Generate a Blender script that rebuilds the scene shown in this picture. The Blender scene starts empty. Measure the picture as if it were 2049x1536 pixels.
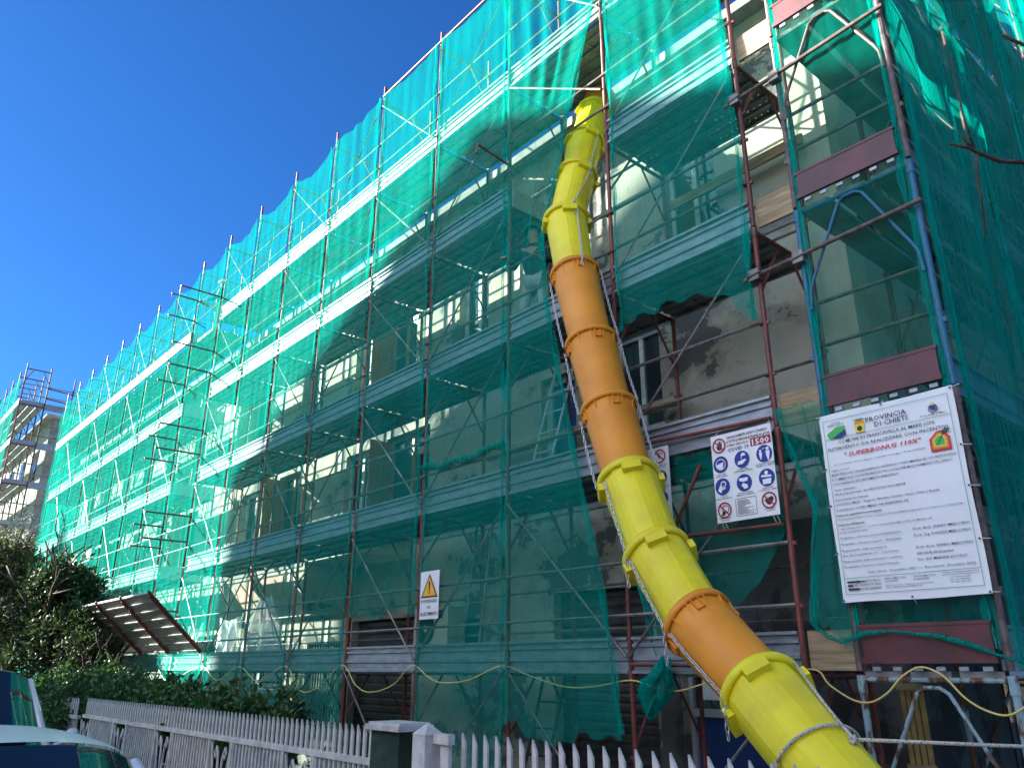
import bpy, bmesh, math, random
import numpy as np
from mathutils import Vector, Matrix
sc = bpy.context.scene
R = math.radians
random.seed(7); rng = np.random.default_rng(11)

# ------------------------------------------------------------------ camera
CAM = Vector((0, -6.0764, 1.7547))
yaw, pitch, roll = 0.7141, 0.3479, 0.0022
fh = Vector((-math.cos(yaw), math.sin(yaw), 0)); rt = Vector((math.sin(yaw), math.cos(yaw), 0)); up = Vector((0, 0, 1))
F = fh*math.cos(pitch) + up*math.sin(pitch); U = -fh*math.sin(pitch) + up*math.cos(pitch)
r2 = rt*math.cos(roll) + U*math.sin(roll); u2 = -rt*math.sin(roll) + U*math.cos(roll)
cd = bpy.data.cameras.new('camera'); cam = bpy.data.objects.new('camera', cd); sc.collection.objects.link(cam)
cam.matrix_world = Matrix(((r2.x, u2.x, -F.x, CAM.x), (r2.y, u2.y, -F.y, CAM.y), (r2.z, u2.z, -F.z, CAM.z), (0, 0, 0, 1)))
cd.sensor_width = 36; cd.lens = 1572.856/2049*36; cd.clip_start = 0.05; cd.clip_end = 3000
sc.camera = cam
# ------------------------------------------------------------------ sky, sun, exposure
RAY = Vector((1.48, 1.0, -0.80)).normalized()          # direction the sunlight travels
SUN_EL = math.asin(-RAY.z); SUN_AZ = math.atan2(-RAY.x, -RAY.y)
SKY_FILL = 5.6
w = bpy.data.worlds.new('World'); sc.world = w; w.use_nodes = True
nt = w.node_tree; bg = nt.nodes['Background']
sky = nt.nodes.new('ShaderNodeTexSky'); sky.sky_type = 'NISHITA'; sky.sun_disc = False
sky.sun_elevation = SUN_EL; sky.sun_rotation = SUN_AZ; sky.air_density = 1.0; sky.dust_density = 0.3; sky.ozone_density = 4.0
hs = nt.nodes.new('ShaderNodeHueSaturation'); hs.inputs['Saturation'].default_value = 1.12
tint = nt.nodes.new('ShaderNodeMix'); tint.data_type = 'RGBA'; tint.blend_type = 'MULTIPLY'; tint.inputs[0].default_value = 1; tint.inputs[7].default_value = (.175, .37, .575, 1)
nt.links.new(sky.outputs[0], hs.inputs['Color']); nt.links.new(hs.outputs[0], tint.inputs[6]); bg.inputs[1].default_value = 0.05
# whitish fill added to the sky behind the camera to lift the shade
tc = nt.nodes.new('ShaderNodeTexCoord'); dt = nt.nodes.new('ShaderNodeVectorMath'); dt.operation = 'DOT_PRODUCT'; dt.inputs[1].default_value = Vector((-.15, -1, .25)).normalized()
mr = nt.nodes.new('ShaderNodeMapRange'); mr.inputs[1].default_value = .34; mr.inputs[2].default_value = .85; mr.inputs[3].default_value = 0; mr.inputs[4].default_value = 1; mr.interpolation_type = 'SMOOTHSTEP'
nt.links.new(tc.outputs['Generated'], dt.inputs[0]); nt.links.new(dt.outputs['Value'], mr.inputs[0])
fill_mix = nt.nodes.new('ShaderNodeMix'); fill_mix.data_type = 'RGBA'; fill_mix.blend_type = 'ADD'; fill_mix.inputs[7].default_value = (SKY_FILL*1.0, SKY_FILL*1.04, SKY_FILL*1.12, 1)
nt.links.new(mr.outputs[0], fill_mix.inputs[0]); nt.links.new(tint.outputs[2], fill_mix.inputs[6]); nt.links.new(fill_mix.outputs[2], bg.inputs[0])
sd = bpy.data.lights.new('sun', 'SUN'); sd.energy = 5.0; sd.angle = R(0.53); sd.color = (1.0, 0.93, 0.82)
sun = bpy.data.objects.new('sun', sd); sc.collection.objects.link(sun); sun.location = (-60, -40, 60)
sun.rotation_euler = RAY.to_track_quat('-Z', 'Y').to_euler()
sc.view_settings.view_transform = 'Standard'; sc.view_settings.look = 'None'; sc.view_settings.gamma = 1
sc.view_settings.exposure = 2.78
sc.cycles.transparent_max_bounces = 24; sc.cycles.max_bounces = 7; sc.cycles.diffuse_bounces = 3
sc.cycles.use_adaptive_sampling = True; sc.cycles.adaptive_threshold = 0.02
sc.cycles.caustics_reflective = False; sc.cycles.caustics_refractive = False

# ------------------------------------------------------------------ materials
def nodes(name):
    m = bpy.data.materials.new(name); m.use_nodes = True
    return m, m.node_tree, m.node_tree.nodes['Principled BSDF']
def tn(nt, kind, **kw):
    n = nt.nodes.new(kind)
    for k, v in kw.items():
        if k in n.inputs: n.inputs[k].default_value = v
        else: setattr(n, k, v)
    return n
def coords(nt, scale=(1, 1, 1), obj=True):
    c = nt.nodes.new('ShaderNodeTexCoord'); mp = nt.nodes.new('ShaderNodeMapping'); mp.inputs['Scale'].default_value = scale
    nt.links.new(c.outputs['Object'], mp.inputs[0]); return mp.outputs[0]
def ramp(nt, src, stops):
    r = nt.nodes.new('ShaderNodeValToRGB'); e = r.color_ramp.elements
    while len(e) < len(stops): e.new(0.5)
    for el, (p, c) in zip(e, stops): el.position = p; el.color = (*c, 1) if len(c) == 3 else c
    nt.links.new(src, r.inputs[0]); return r.outputs[0]
def mat(name, c1, c2=None, scale=3.0, rough=0.6, metal=0.0, stretch=(1, 1, 1), lo=.4, hi=.6, bump=0.0, bscale=60, spec=0.5, detail=6, var=0.0):
    m, nt, b = nodes(name); b.inputs['Roughness'].default_value = rough; b.inputs['Metallic'].default_value = metal
    b.inputs['Specular IOR Level'].default_value = spec
    if c2 is None: c2 = tuple(x*.7 for x in c1)
    n = tn(nt, 'ShaderNodeTexNoise', Scale=scale, Detail=detail, Roughness=.62)
    nt.links.new(coords(nt, stretch), n.inputs['Vector'])
    col = ramp(nt, n.outputs[0], [(lo, c2), (hi, c1)])
    if var:
        oi = nt.nodes.new('ShaderNodeObjectInfo'); h = nt.nodes.new('ShaderNodeHueSaturation')
        mr = nt.nodes.new('ShaderNodeMapRange'); mr.inputs[3].default_value = 1-var; mr.inputs[4].default_value = 1+var
        nt.links.new(oi.outputs['Random'], mr.inputs[0]); nt.links.new(mr.outputs[0], h.inputs['Value'])
        nt.links.new(col, h.inputs['Color']); col = h.outputs[0]
    nt.links.new(col, b.inputs['Base Color'])
    if bump:
        n2 = tn(nt, 'ShaderNodeTexNoise', Scale=bscale, Detail=4); nt.links.new(coords(nt, stretch), n2.inputs['Vector'])
        bp = nt.nodes.new('ShaderNodeBump'); bp.inputs['Strength'].default_value = bump; bp.inputs['Distance'].default_value = .02
        nt.links.new(n2.outputs[0], bp.inputs['Height']); nt.links.new(bp.outputs[0], b.inputs['Normal'])
    return m
def net_mat(name, cover, col, am=1.0):
    m, nt, b = nodes(name); nt.nodes.remove(b); out = nt.nodes['Material Output']
    tr = nt.nodes.new('ShaderNodeBsdfTransparent'); tr.inputs[0].default_value = (.86, .98, .95, 1); df = nt.nodes.new('ShaderNodeBsdfDiffuse'); tl = nt.nodes.new('ShaderNodeBsdfTranslucent')
    n = tn(nt, 'ShaderNodeTexNoise', Scale=1.0, Detail=5, Roughness=.7); nt.links.new(coords(nt, (38, 38, 1.3)), n.inputs['Vector'])
    n2 = tn(nt, 'ShaderNodeTexNoise', Scale=1.1, Detail=3); nt.links.new(coords(nt), n2.inputs['Vector'])
    c = ramp(nt, n.outputs[0], [(.3, tuple(x*.8 for x in col)), (.7, tuple(min(1, x*1.15) for x in col))])
    nt.links.new(c, df.inputs[0]); nt.links.new(c, tl.inputs[0])
    mx = nt.nodes.new('ShaderNodeMixShader'); mx.inputs[0].default_value = .42
    nt.links.new(df.outputs[0], mx.inputs[1]); nt.links.new(tl.outputs[0], mx.inputs[2])
    ad = nt.nodes.new('ShaderNodeMath'); ad.operation = 'ADD'; nt.links.new(n.outputs[0], ad.inputs[0]); nt.links.new(n2.outputs[0], ad.inputs[1])
    mr = nt.nodes.new('ShaderNodeMapRange'); mr.inputs[1].default_value = .7; mr.inputs[2].default_value = 1.3
    mr.inputs[3].default_value = cover-.09*am; mr.inputs[4].default_value = cover+.10*am; nt.links.new(ad.outputs[0], mr.inputs[0])
    m2 = nt.nodes.new('ShaderNodeMixShader'); nt.links.new(mr.outputs[0], m2.inputs[0])
    nt.links.new(tr.outputs[0], m2.inputs[1]); nt.links.new(mx.outputs[0], m2.inputs[2]); nt.links.new(m2.outputs[0], out.inputs[0])
    return m
def plain(name, c, rough=.5, metal=0, spec=.5):
    m, nt, b = nodes(name); b.inputs['Base Color'].default_value = (*c, 1); b.inputs['Roughness'].default_value = rough
    b.inputs['Metallic'].default_value = metal; b.inputs['Specular IOR Level'].default_value = spec; return m

NETC = (0.0, .40, .325)
M = {}
M['net'] = net_mat('green_debris_net', .37, NETC)
M['net_thin'] = net_mat('thin_worn_net', .27, (0.0, .30, .22), .6)
M['net_bunch'] = net_mat('gathered_debris_net', .5, NETC)
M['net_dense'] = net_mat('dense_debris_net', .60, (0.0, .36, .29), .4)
M['red'] = mat('red_oxide_paint', (.20, .035, .025), (.10, .03, .02), 9, .5, bump=.15, var=.35)
M['steel'] = mat('galvanised_tube', (.20, .19, .18), (.11, .085, .07), 8, .45, .3, lo=.35, hi=.55, var=.2)
M['zinc'] = mat('galvanised_sheet', (.32, .35, .38), (.22, .24, .27), 5, .45, .35, stretch=(1, 4, 4), var=.08)
M['deck'] = mat('galvanised_deck', (.30, .31, .31), (.17, .17, .17), 3, .5, .25, lo=.3, hi=.6, var=.15)
def perforate(m, pitch=.08, r=.0085):
    m = m.copy(); m.name = 'perforated_deck'; nt = m.node_tree; out = nt.nodes['Material Output']; b = nt.nodes['Principled BSDF']
    c = nt.nodes.new('ShaderNodeTexCoord'); s1_ = nt.nodes.new('ShaderNodeVectorMath'); s1_.operation = 'WRAP'
    s1_.inputs[1].default_value = (pitch/2,)*3; s1_.inputs[2].default_value = (-pitch/2,)*3; nt.links.new(c.outputs['Object'], s1_.inputs[0])
    s2_ = nt.nodes.new('ShaderNodeVectorMath'); s2_.operation = 'MULTIPLY'; s2_.inputs[1].default_value = (1, 1, 0); nt.links.new(s1_.outputs[0], s2_.inputs[0])
    ln = nt.nodes.new('ShaderNodeVectorMath'); ln.operation = 'LENGTH'; nt.links.new(s2_.outputs[0], ln.inputs[0])
    lt = nt.nodes.new('ShaderNodeMath'); lt.operation = 'LESS_THAN'; lt.inputs[1].default_value = r; nt.links.new(ln.outputs['Value'], lt.inputs[0])
    tr = nt.nodes.new('ShaderNodeBsdfTransparent'); mx = nt.nodes.new('ShaderNodeMixShader'); nt.links.new(lt.outputs[0], mx.inputs[0])
    nt.links.new(b.outputs[0], mx.inputs[1]); nt.links.new(tr.outputs[0], mx.inputs[2]); nt.links.new(mx.outputs[0], out.inputs[0]); return m
M['deck_perf'] = perforate(M['deck'])
M['timber'] = mat('rough_timber', (.42, .32, .19), (.25, .18, .10), 3, .8, stretch=(.6, 8, 8), bump=.2)
M['cream_board'] = mat('pale_board', (.62, .58, .45), (.5, .45, .34), 2, .75, stretch=(.4, 3, 3))
M['blue_pipe'] = mat('blue_flaking_paint', (.012, .13, .23), (.04, .07, .09), 14, .5, lo=.38, hi=.45, bump=.3)
M['rusty_pipe'] = mat('rusted_pale_blue_paint', (.26, .38, .42), (.13, .055, .03), 12, .75, lo=.47, hi=.53, bump=.5, stretch=(1, 1, .35))
M['brown_pipe'] = mat('grey_brown_paint', (.16, .11, .10), (.07, .05, .045), 10, .6, bump=.2)
M['pinkish_pipe'] = mat('faded_pink_brown_paint', (.26, .13, .10), (.13, .07, .05), 9, .55, bump=.2)
M['maroon'] = mat('maroon_sheet', (.12, .032, .038), (.075, .025, .027), 4, .5, bump=.1)
M['yellow'] = mat('yellow_plastic', (.80, .70, .02), (.66, .55, .03), 2.5, .45, spec=.35, lo=.3, hi=.6, bump=.03)
M['orange'] = mat('orange_plastic', (.76, .30, .03), (.62, .23, .02), 2.2, .45, spec=.3, lo=.3, hi=.6, bump=.03)
M['chain'] = plain('zinc_chain', (.55, .56, .57), .35, .8)
M['white'] = mat('white_paint', (.72, .71, .67), (.50, .49, .46), 5, .5, bump=.08)
M['vinyl'] = mat('white_vinyl', (.80, .82, .84), (.74, .76, .79), 3, .5)
M['sign'] = mat('white_sign_plastic', (.80, .81, .82), (.70, .71, .72), 4, .4)
for k, c in dict(black=(.02, .02, .022), grey_ink=(.045, .045, .06), red_ink=(.60, .02, .03), crimson=(.33, .01, .03), navy=(.01, .03, .25), green_ink=(.02, .28, .14),
                 amber=(.85, .42, .02), leaf_green=(.05, .45, .08), ink_yellow=(.8, .6, .05), ink_orange=(.75, .22, .03), skin=(.45, .26, .18), dark_green=(.02, .08, .05)).items():
    M[k] = plain(k+'_ink', c, .55)
M['green_plaster'] = mat('dark_green_plaster', (.035, .075, .045), (.018, .038, .025), 6, .85, bump=.6, bscale=90)
M['concrete'] = mat('concrete', (.36, .35, .33), (.24, .23, .22), 4, .85, bump=.3)
M['stone'] = mat('travertine_cap', (.62, .60, .56), (.45, .43, .40), 8, .6, bump=.15)
M['asphalt'] = mat('asphalt', (.055, .055, .056), (.035, .035, .036), 30, .9, bump=.4, bscale=200)
M['paving'] = mat('paving', (.22, .21, .19), (.13, .12, .11), 3, .9, bump=.3)
M['soil'] = mat('dry_ground', (.20, .17, .12), (.10, .09, .05), .3, .95, bump=.3)
M['glass'] = plain('window_glass', (.03, .04, .05), .04, 0, .9)
M['carglass'] = plain('car_glass', (.008, .012, .014), .03, 0, 1.0)
M['carpaint'] = plain('silver_paint', (.72, .75, .78), .30, .0); M['carpaint'].node_tree.nodes['Principled BSDF'].inputs['Coat Weight'].default_value = .35
M['vanpaint'] = plain('white_van_paint', (.62, .63, .64), .25, .1)
M['rubber'] = plain('black_rubber', (.015, .015, .015), .6)
M['wood_frame'] = mat('orange_wood', (.42, .16, .05), (.30, .10, .03), 4, .5, stretch=(6, 6, .6))
M['shutter_metal'] = mat('roller_shutter', (.10, .09, .085), (.06, .055, .05), 3, .5, .3)
M['near_black'] = plain('near_black_matt', (.03, .03, .03), .9)  # near-black colour of the vent panel and the end-wall bands
M['ochre'] = mat('ochre_slats', (.45, .32, .10), (.30, .20, .06), 6, .7)
M['blue_panel'] = mat('blue_panel', (.02, .06, .22), (.015, .04, .15), 3, .4)
M['pipe_grey'] = plain('grey_plastic', (.45, .46, .47), .5)
M['hose'] = plain('yellow_cable_sheath', (.62, .52, .16), .5)
M['rope'] = mat('braided_rope', (.55, .52, .45), (.12, .10, .08), 90, .9, lo=.40, hi=.46, bump=.5, bscale=150)
M['bark'] = mat('bark', (.10, .07, .05), (.04, .028, .02), 12, .9, bump=.6)
M['terracotta'] = mat('terracotta', (.42, .20, .11), (.30, .13, .07), 5, .85)
M['denim'] = mat('dark_workwear', (.025, .05, .07), (.015, .03, .04), 8, .9)
M['pale_cloth'] = mat('pale_work_trousers', (.52, .52, .50), (.36, .36, .35), 6, .9)
M['silver_leaf'] = mat('silvery_foliage', (.26, .30, .30), (.14, .17, .17), 4, .7)
def leaf_mat(name, c, c2, rough=.35):
    m, nt, b = nodes(name); b.inputs['Roughness'].default_value = rough
    n = tn(nt, 'ShaderNodeTexNoise', Scale=2.2, Detail=3); nt.links.new(coords(nt), n.inputs['Vector'])
    col = ramp(nt, n.outputs[0], [(.38, c2), (.62, c)]); nt.links.new(col, b.inputs['Base Color'])
    tl = nt.nodes.new('ShaderNodeBsdfTranslucent'); nt.links.new(col, tl.inputs[0])
    mx = nt.nodes.new('ShaderNodeMixShader'); mx.inputs[0].default_value = .22
    nt.links.new(b.outputs[0], mx.inputs[1]); nt.links.new(tl.outputs[0], mx.inputs[2]); nt.links.new(mx.outputs[0], nt.nodes['Material Output'].inputs[0]); return m
M['laurel'] = leaf_mat('laurel_leaf', (.075, .17, .04), (.030, .085, .022))
M['magnolia'] = leaf_mat('evergreen_leaf', (.045, .085, .024), (.018, .038, .012), .6)
M['olive'] = leaf_mat('olive_green_leaf', (.085, .10, .03), (.035, .05, .018), .7)

def plastic_sheet():
    m, nt, b = nodes('polythene'); b.inputs['Base Color'].default_value = (.8, .82, .84, 1); b.inputs['Roughness'].default_value = .22
    tr = nt.nodes.new('ShaderNodeBsdfTransparent'); mx = nt.nodes.new('ShaderNodeMixShader')
    n = tn(nt, 'ShaderNodeTexNoise', Scale=5, Detail=4); nt.links.new(coords(nt, (1, 1, .3)), n.inputs['Vector'])
    f = ramp(nt, n.outputs[0], [(.35, (.35,)*3), (.7, (.85,)*3)]); nt.links.new(f, mx.inputs[0])
    nt.links.new(tr.outputs[0], mx.inputs[1]); nt.links.new(b.outputs[0], mx.inputs[2]); nt.links.new(mx.outputs[0], nt.nodes['Material Output'].inputs[0]); return m
M['polythene'] = plastic_sheet()

def plaster_mat():
    m, nt, b = nodes('patched_plaster'); b.inputs['Roughness'].default_value = .88
    n1 = tn(nt, 'ShaderNodeTexNoise', Scale=.55, Detail=9, Roughness=.68); nt.links.new(coords(nt, (1, 1, 1.3)), n1.inputs['Vector'])
    n2 = tn(nt, 'ShaderNodeTexNoise', Scale=3.2, Detail=7, Roughness=.6); nt.links.new(coords(nt), n2.inputs['Vector'])
    n3 = tn(nt, 'ShaderNodeTexNoise', Scale=.32, Detail=2); nt.links.new(coords(nt), n3.inputs['Vector'])
    base = ramp(nt, n2.outputs[0], [(.3, (.36, .32, .245)), (.62, (.49, .445, .35))])
    tint = ramp(nt, n3.outputs[0], [(.40, (.52, .45, .36)), (.5, (.47, .435, .355)), (.62, (.43, .44, .40))])
    mt = tn(nt, 'ShaderNodeMix', data_type='RGBA'); mt.inputs[0].default_value = .5
    nt.links.new(base, mt.inputs[6]); nt.links.new(tint, mt.inputs[7])
    mask = ramp(nt, n1.outputs[0], [(.445, (1, 1, 1)), (.46, (.25, .25, .25)), (.50, (.25, .25, .25)), (.505, (0, 0, 0))])
    mx = tn(nt, 'ShaderNodeMix', data_type='RGBA'); nt.links.new(mask, mx.inputs[0])
    nt.links.new(mt.outputs[2], mx.inputs[6]); mx.inputs[7].default_value = (.12, .125, .12, 1)
    nt.links.new(mx.outputs[2], b.inputs['Base Color'])
    bp = nt.nodes.new('ShaderNodeBump'); bp.inputs['Strength'].default_value = .35; bp.inputs['Distance'].default_value = .02
    nt.links.new(n2.outputs[0], bp.inputs['Height']); nt.links.new(bp.outputs[0], b.inputs['Normal']); return m
M['plaster'] = plaster_mat()
M['ceiling_plaster'] = mat('white_soffit', (.62, .60, .53), (.48, .46, .40), 2, .85)
M['patchy'] = mat('patchy_dark_render', (.13, .125, .12), (.055, .05, .05), 1.6, .9, lo=.44, hi=.50, bump=.4)
M['pink_plaster'] = mat('pink_plaster', (.52, .33, .27), (.44, .28, .23), 2, .85)
M['cream_wall'] = mat('cream_render', (.55, .50, .38), (.45, .41, .31), 1.2, .85)

# ------------------------------------------------------------------ mesh building
def wl(o):
    v = Vector((0, 0, 0))
    while o: v = v+o.location; o = o.parent
    return v
class MB:
    def __init__(s): s.v = []; s.f = []; s.m = []
    def add(s, vs, fs, mi=0):
        o = len(s.v); s.v += [tuple(p) for p in vs]; s.f += [tuple(i+o for i in f) for f in fs]; s.m += [mi]*len(fs); return s
    def box(s, x0, x1, y0, y1, z0, z1, mi=0):
        return s.add([(x0,y0,z0),(x1,y0,z0),(x1,y1,z0),(x0,y1,z0),(x0,y0,z1),(x1,y0,z1),(x1,y1,z1),(x0,y1,z1)],
                     [(0,3,2,1),(4,5,6,7),(0,1,5,4),(1,2,6,5),(2,3,7,6),(3,0,4,7)], mi)
    def obox(s, c, ax, ay, az, mi=0):
        c, ax, ay, az = map(Vector, (c, ax, ay, az)); P = []
        for k in (-1, 1):
            for i, j in ((-1,-1),(1,-1),(1,1),(-1,1)): P.append(c+ax*i+ay*j+az*k)
        return s.add(P, [(0,3,2,1),(4,5,6,7),(0,1,5,4),(1,2,6,5),(2,3,7,6),(3,0,4,7)], mi)
    def tube(s, pts, r, n=8, mi=0, cap=True):
        pts = [Vector(p) for p in pts]; rs = r if isinstance(r, (list, tuple)) else [r]*len(pts); prev = None; vs = []; fs = []
        for i, p in enumerate(pts):
            t = (pts[min(i+1, len(pts)-1)]-pts[max(i-1, 0)]).normalized()
            if prev is None:
                a = Vector((0, 0, 1)) if abs(t.z) < .9 else Vector((1, 0, 0)); nrm = t.cross(a).normalized()
            else: nrm = (prev - t*prev.dot(t)).normalized()
            prev = nrm; bn = t.cross(nrm)
            for k in range(n):
                a = 2*math.pi*k/n; vs.append(p+(nrm*math.cos(a)+bn*math.sin(a))*rs[i])
        for i in range(len(pts)-1):
            for k in range(n): fs.append((i*n+k, i*n+(k+1)%n, (i+1)*n+(k+1)%n, (i+1)*n+k))
        if cap: fs.append(tuple(range(n-1, -1, -1))); fs.append(tuple((len(pts)-1)*n+k for k in range(n)))
        return s.add(vs, fs, mi)
    def extrude_x(s, prof, x0, x1, mi=0):   # prof: closed list of (y, z)
        n = len(prof); vs = [(x0, y, z) for y, z in prof]+[(x1, y, z) for y, z in prof]
        fs = [(i, (i+1) % n, n+(i+1) % n, n+i) for i in range(n)]+[tuple(range(n-1, -1, -1)), tuple(range(n, 2*n))]
        return s.add(vs, fs, mi)
    def plate(s, poly, y, t=.001, mi=0):    # flat polygon in XZ facing -y
        n = len(poly); vs = [(x, y, z) for x, z in poly]; return s.add(vs, [tuple(range(n))], mi)
    def disc(s, x, z, r, y, mi=0, n=28): return s.plate([(x+r*math.cos(2*math.pi*k/n), z+r*math.sin(2*math.pi*k/n)) for k in range(n)], y, mi=mi)
    def ring(s, x, z, r0, r1, y, mi=0, n=28):
        vs = [(x+r*math.cos(2*math.pi*k/n), y, z+r*math.sin(2*math.pi*k/n)) for r in (r0, r1) for k in range(n)]
        return s.add(vs, [(k, (k+1) % n, n+(k+1) % n, n+k) for k in range(n)], mi)
    def line(s, a, b, wd, y, mi=0):
        a, b = Vector(a), Vector(b); d = (b-a).normalized()*wd/2; p = Vector((-d.y, d.x))
        return s.plate([tuple(a+p), tuple(b+p), tuple(b-p), tuple(a-p)], y, mi=mi)
    def build(s, name, mats, parent=None, loc=None, smooth=False, rotz=0):
        me = bpy.data.meshes.new(name); off = wl(parent)
        if loc is None: vs = [(x-off.x, y-off.y, z-off.z) for x, y, z in s.v]
        else: vs = s.v
        me.from_pydata(vs, [], s.f); mats = mats if isinstance(mats, (list, tuple)) else [mats]
        for m in mats: me.materials.append(M[m] if isinstance(m, str) else m)
        me.polygons.foreach_set('material_index', s.m); 
        if smooth: me.polygons.foreach_set('use_smooth', [True]*len(s.f))
        me.update(); me.validate()
        o = bpy.data.objects.new(name, me); sc.collection.objects.link(o)
        if parent:
            o.parent = parent
            if loc is not None: o.location = Vector(loc)-wl(parent)
        elif loc is not None: o.location = loc
        o.rotation_euler.z = rotz
        return o
def put(src, parent, loc, rotz=0, name=None):       # copy sharing mesh data
    o = src.copy(); sc.collection.objects.link(o); o.parent = parent; o.location = Vector(loc)-(parent.location if parent else Vector((0, 0, 0))); o.rotation_euler = (0, 0, rotz); return o
def tag(o, label=None, cat=None, group=None, kind=None):
    if label: o['label'] = label
    if cat: o['category'] = cat
    if group: o['group'] = group
    if kind: o['kind'] = kind
    return o
def thing(name, loc, label, cat, group=None):
    o = bpy.data.objects.new(name, None); o.empty_display_size = .2; sc.collection.objects.link(o); o.location = loc; return tag(o, label, cat, group)

_txt = {}
def text_into(mb, s, x, z, h, y, width=None, mi=0, bold=False, shear=0.0, align='L'):
    """letters of cap height h, baseline z, lying in the XZ plane at y, facing -y"""
    cu = bpy.data.curves.new('t', 'FONT'); cu.body = s; cu.size = 1; cu.resolution_u = 1; cu.fill_mode = 'FRONT'; cu.shear = shear
    cu.offset = .018 if bold else .005
    ob = bpy.data.objects.new('t', cu); sc.collection.objects.link(ob)
    dg = bpy.context.evaluated_depsgraph_get(); me = ob.evaluated_get(dg).to_mesh()
    vs = [(v.co.x, v.co.y) for v in me.vertices]; fs = [tuple(p.vertices) for p in me.polygons]
    ob.evaluated_get(dg).to_mesh_clear(); bpy.data.objects.remove(ob); bpy.data.curves.remove(cu)
    if not vs: return
    x0 = min(a for a, b in vs); x1 = max(a for a, b in vs); k = h/.70; kx = k
    if width: kx = width/(x1-x0)
    W = (x1-x0)*kx; ox = x - (0 if align == 'L' else W/2 if align == 'C' else W)
    mb.add([(ox+(a-x0)*kx, y, z+b*k) for a, b in vs], fs, mi)

# ================================================================== THE SETTING
PX = lambda i: -5.265-1.8*i          # facade standards, numbered from the chute towards the left
LV = lambda k: 1.75+2.0*(k-1)        # deck levels 1..5
tag(MB().add([(-400,-400,-.02),(400,-400,-.02),(400,400,-.02),(-400,400,-.02)], [(0,1,2,3)]).build('ground', 'soil'), kind='structure')
tag(MB().add([(-120,-9.8,0),(60,-9.8,0),(60,-3.4,0),(-120,-3.4,0)], [(0,1,2,3)]).build('road', 'asphalt'), kind='structure')
tag(MB().box(-120, 60, -3.4, -2.45, -.1, .10).build('pavement', 'paving'), kind='structure')
tag(MB().box(-60, 30, -2.0, 6, -.1, .004).build('courtyard', 'paving'), kind='structure')

# ---- facade wall with openings
def wall_grid(mb, xs0, xs1, zs0, zs1, holes, y, mi=0, depth=.22):
    xs = sorted({xs0, xs1, *[h[0] for h in holes], *[h[1] for h in holes]}); zs = sorted({zs0, zs1, *[h[2] for h in holes], *[h[3] for h in holes]})
    for a, b in zip(xs, xs[1:]):
        for c, d in zip(zs, zs[1:]):
            mx, mz = (a+b)/2, (c+d)/2
            if any(h[0] < mx < h[1] and h[2] < mz < h[3] for h in holes): continue
            mb.add([(a,y,c),(b,y,c),(b,y,d),(a,y,d)], [(0,1,2,3)], mi)
    for h in holes:
        a, b, c, d = h[:4]; e = y+(h[4] if len(h) > 4 else depth)
        mb.add([(a,y,c),(b,y,c),(b,y,d),(a,y,d),(a,e,c),(b,e,c),(b,e,d),(a,e,d)], [(0,4,5,1),(1,5,6,2),(2,6,7,3),(3,7,4,0)], mi)
WY = 1.38
win = []   # x0,x1,z0,z1,type
win += [(-7.95,-7.25,3.85,5.75,'blue'), (-6.55,-5.75,4.6,5.95,'pane'), (-12.15,-10.75,3.85,5.75,'wood'), (-13.6,-12.7,4.5,5.7,'pane'),
        (-12.3,-11.3,6.7,8.4,'wood'), (-13.5,-12.75,6.7,8.4,'pane'), (-8.0,-7.1,6.9,8.4,'pane'), (-10.0,-9.2,6.7,8.4,'pane'), (-5.5,-4.7,6.9,8.4,'pane'),
        (-16.6,-15.6,3.85,5.8,'wood'), (-18.6,-17.5,4.4,5.7,'pane'), (-15.8,-14.8,6.8,8.4,'pane'), (-18.6,-17.6,6.8,8.4,'wood'),
        (-7.75,-6.1,.05,2.7,'roller'), (-12.95,-11.0,.05,2.55,'roller'), (-5.75,-4.5,.05,2.05,'shop'), (-14.6,-13.3,.3,2.2,'grille'), (-17.4,-15.6,.05,2.3,'shop'),
        (-9.9,-9.3,1.9,2.45,'vent')]
for k in range(6):
    bx = -21.5-2.3*k
    win += [(bx-1.0,bx,.3,2.3,'roller' if k % 2 else 'pane'), (bx-1.0,bx,3.9,5.8,'wood' if k % 3 == 0 else 'pane'), (bx-1.0,bx,6.8,8.4,'pane')]
XL = -35.2; XR = -3.25; TOPZ = 9.62
bld = thing('apartment_building', (-19, 1.4, 0), 'long stripped beige apartment block standing behind the green netted scaffolding', 'building')
mb = MB(); loggia = (-15.0,-11.15,2.62,3.83,1.3)
wall_grid(mb, XL, XR, 0, TOPZ, [w_[:4] for w_ in win]+[loggia], WY)
mb.add([(XR,WY,0),(XR,16,0),(XR,16,TOPZ),(XR,WY,TOPZ)], [(0,1,2,3)])
mb.add([(XL,16,0),(XL,WY,0),(XL,WY,TOPZ),(XL,16,TOPZ)], [(0,1,2,3)])
mb.add([(XR,16,0),(XL,16,0),(XL,16,TOPZ),(XR,16,TOPZ)], [(0,1,2,3)])
mb.build('wall', 'plaster', bld)
MB().box(loggia[0]+.01, loggia[1]-.01, WY+1.28, WY+1.32, 2.62, 3.83).build('loggia_wall', 'plaster', bld)
MB().box(loggia[0]+.003, loggia[1]-.003, WY+.01, WY+1.29, 3.78, 3.826).build('loggia_ceiling', 'ceiling_plaster', bld)
MB().box(XL-.2, XR+.25, WY-.22, 16.2, TOPZ+.004, TOPZ+.16).build('roof', 'concrete', bld)
for k, z in enumerate((3.72, 6.5)):     # painted string courses / slab edges
    mb = MB(); mb.box(XL+.1, loggia[0]-.1 if z < 4 else XR-.003, WY-.025, WY-.001, z, z+.16); 
    if z < 4: mb.box(loggia[1]+.1, XR-.003, WY-.025, WY-.001, z, z+.16)
    mb.build('string_course', 'concrete', bld)
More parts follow.
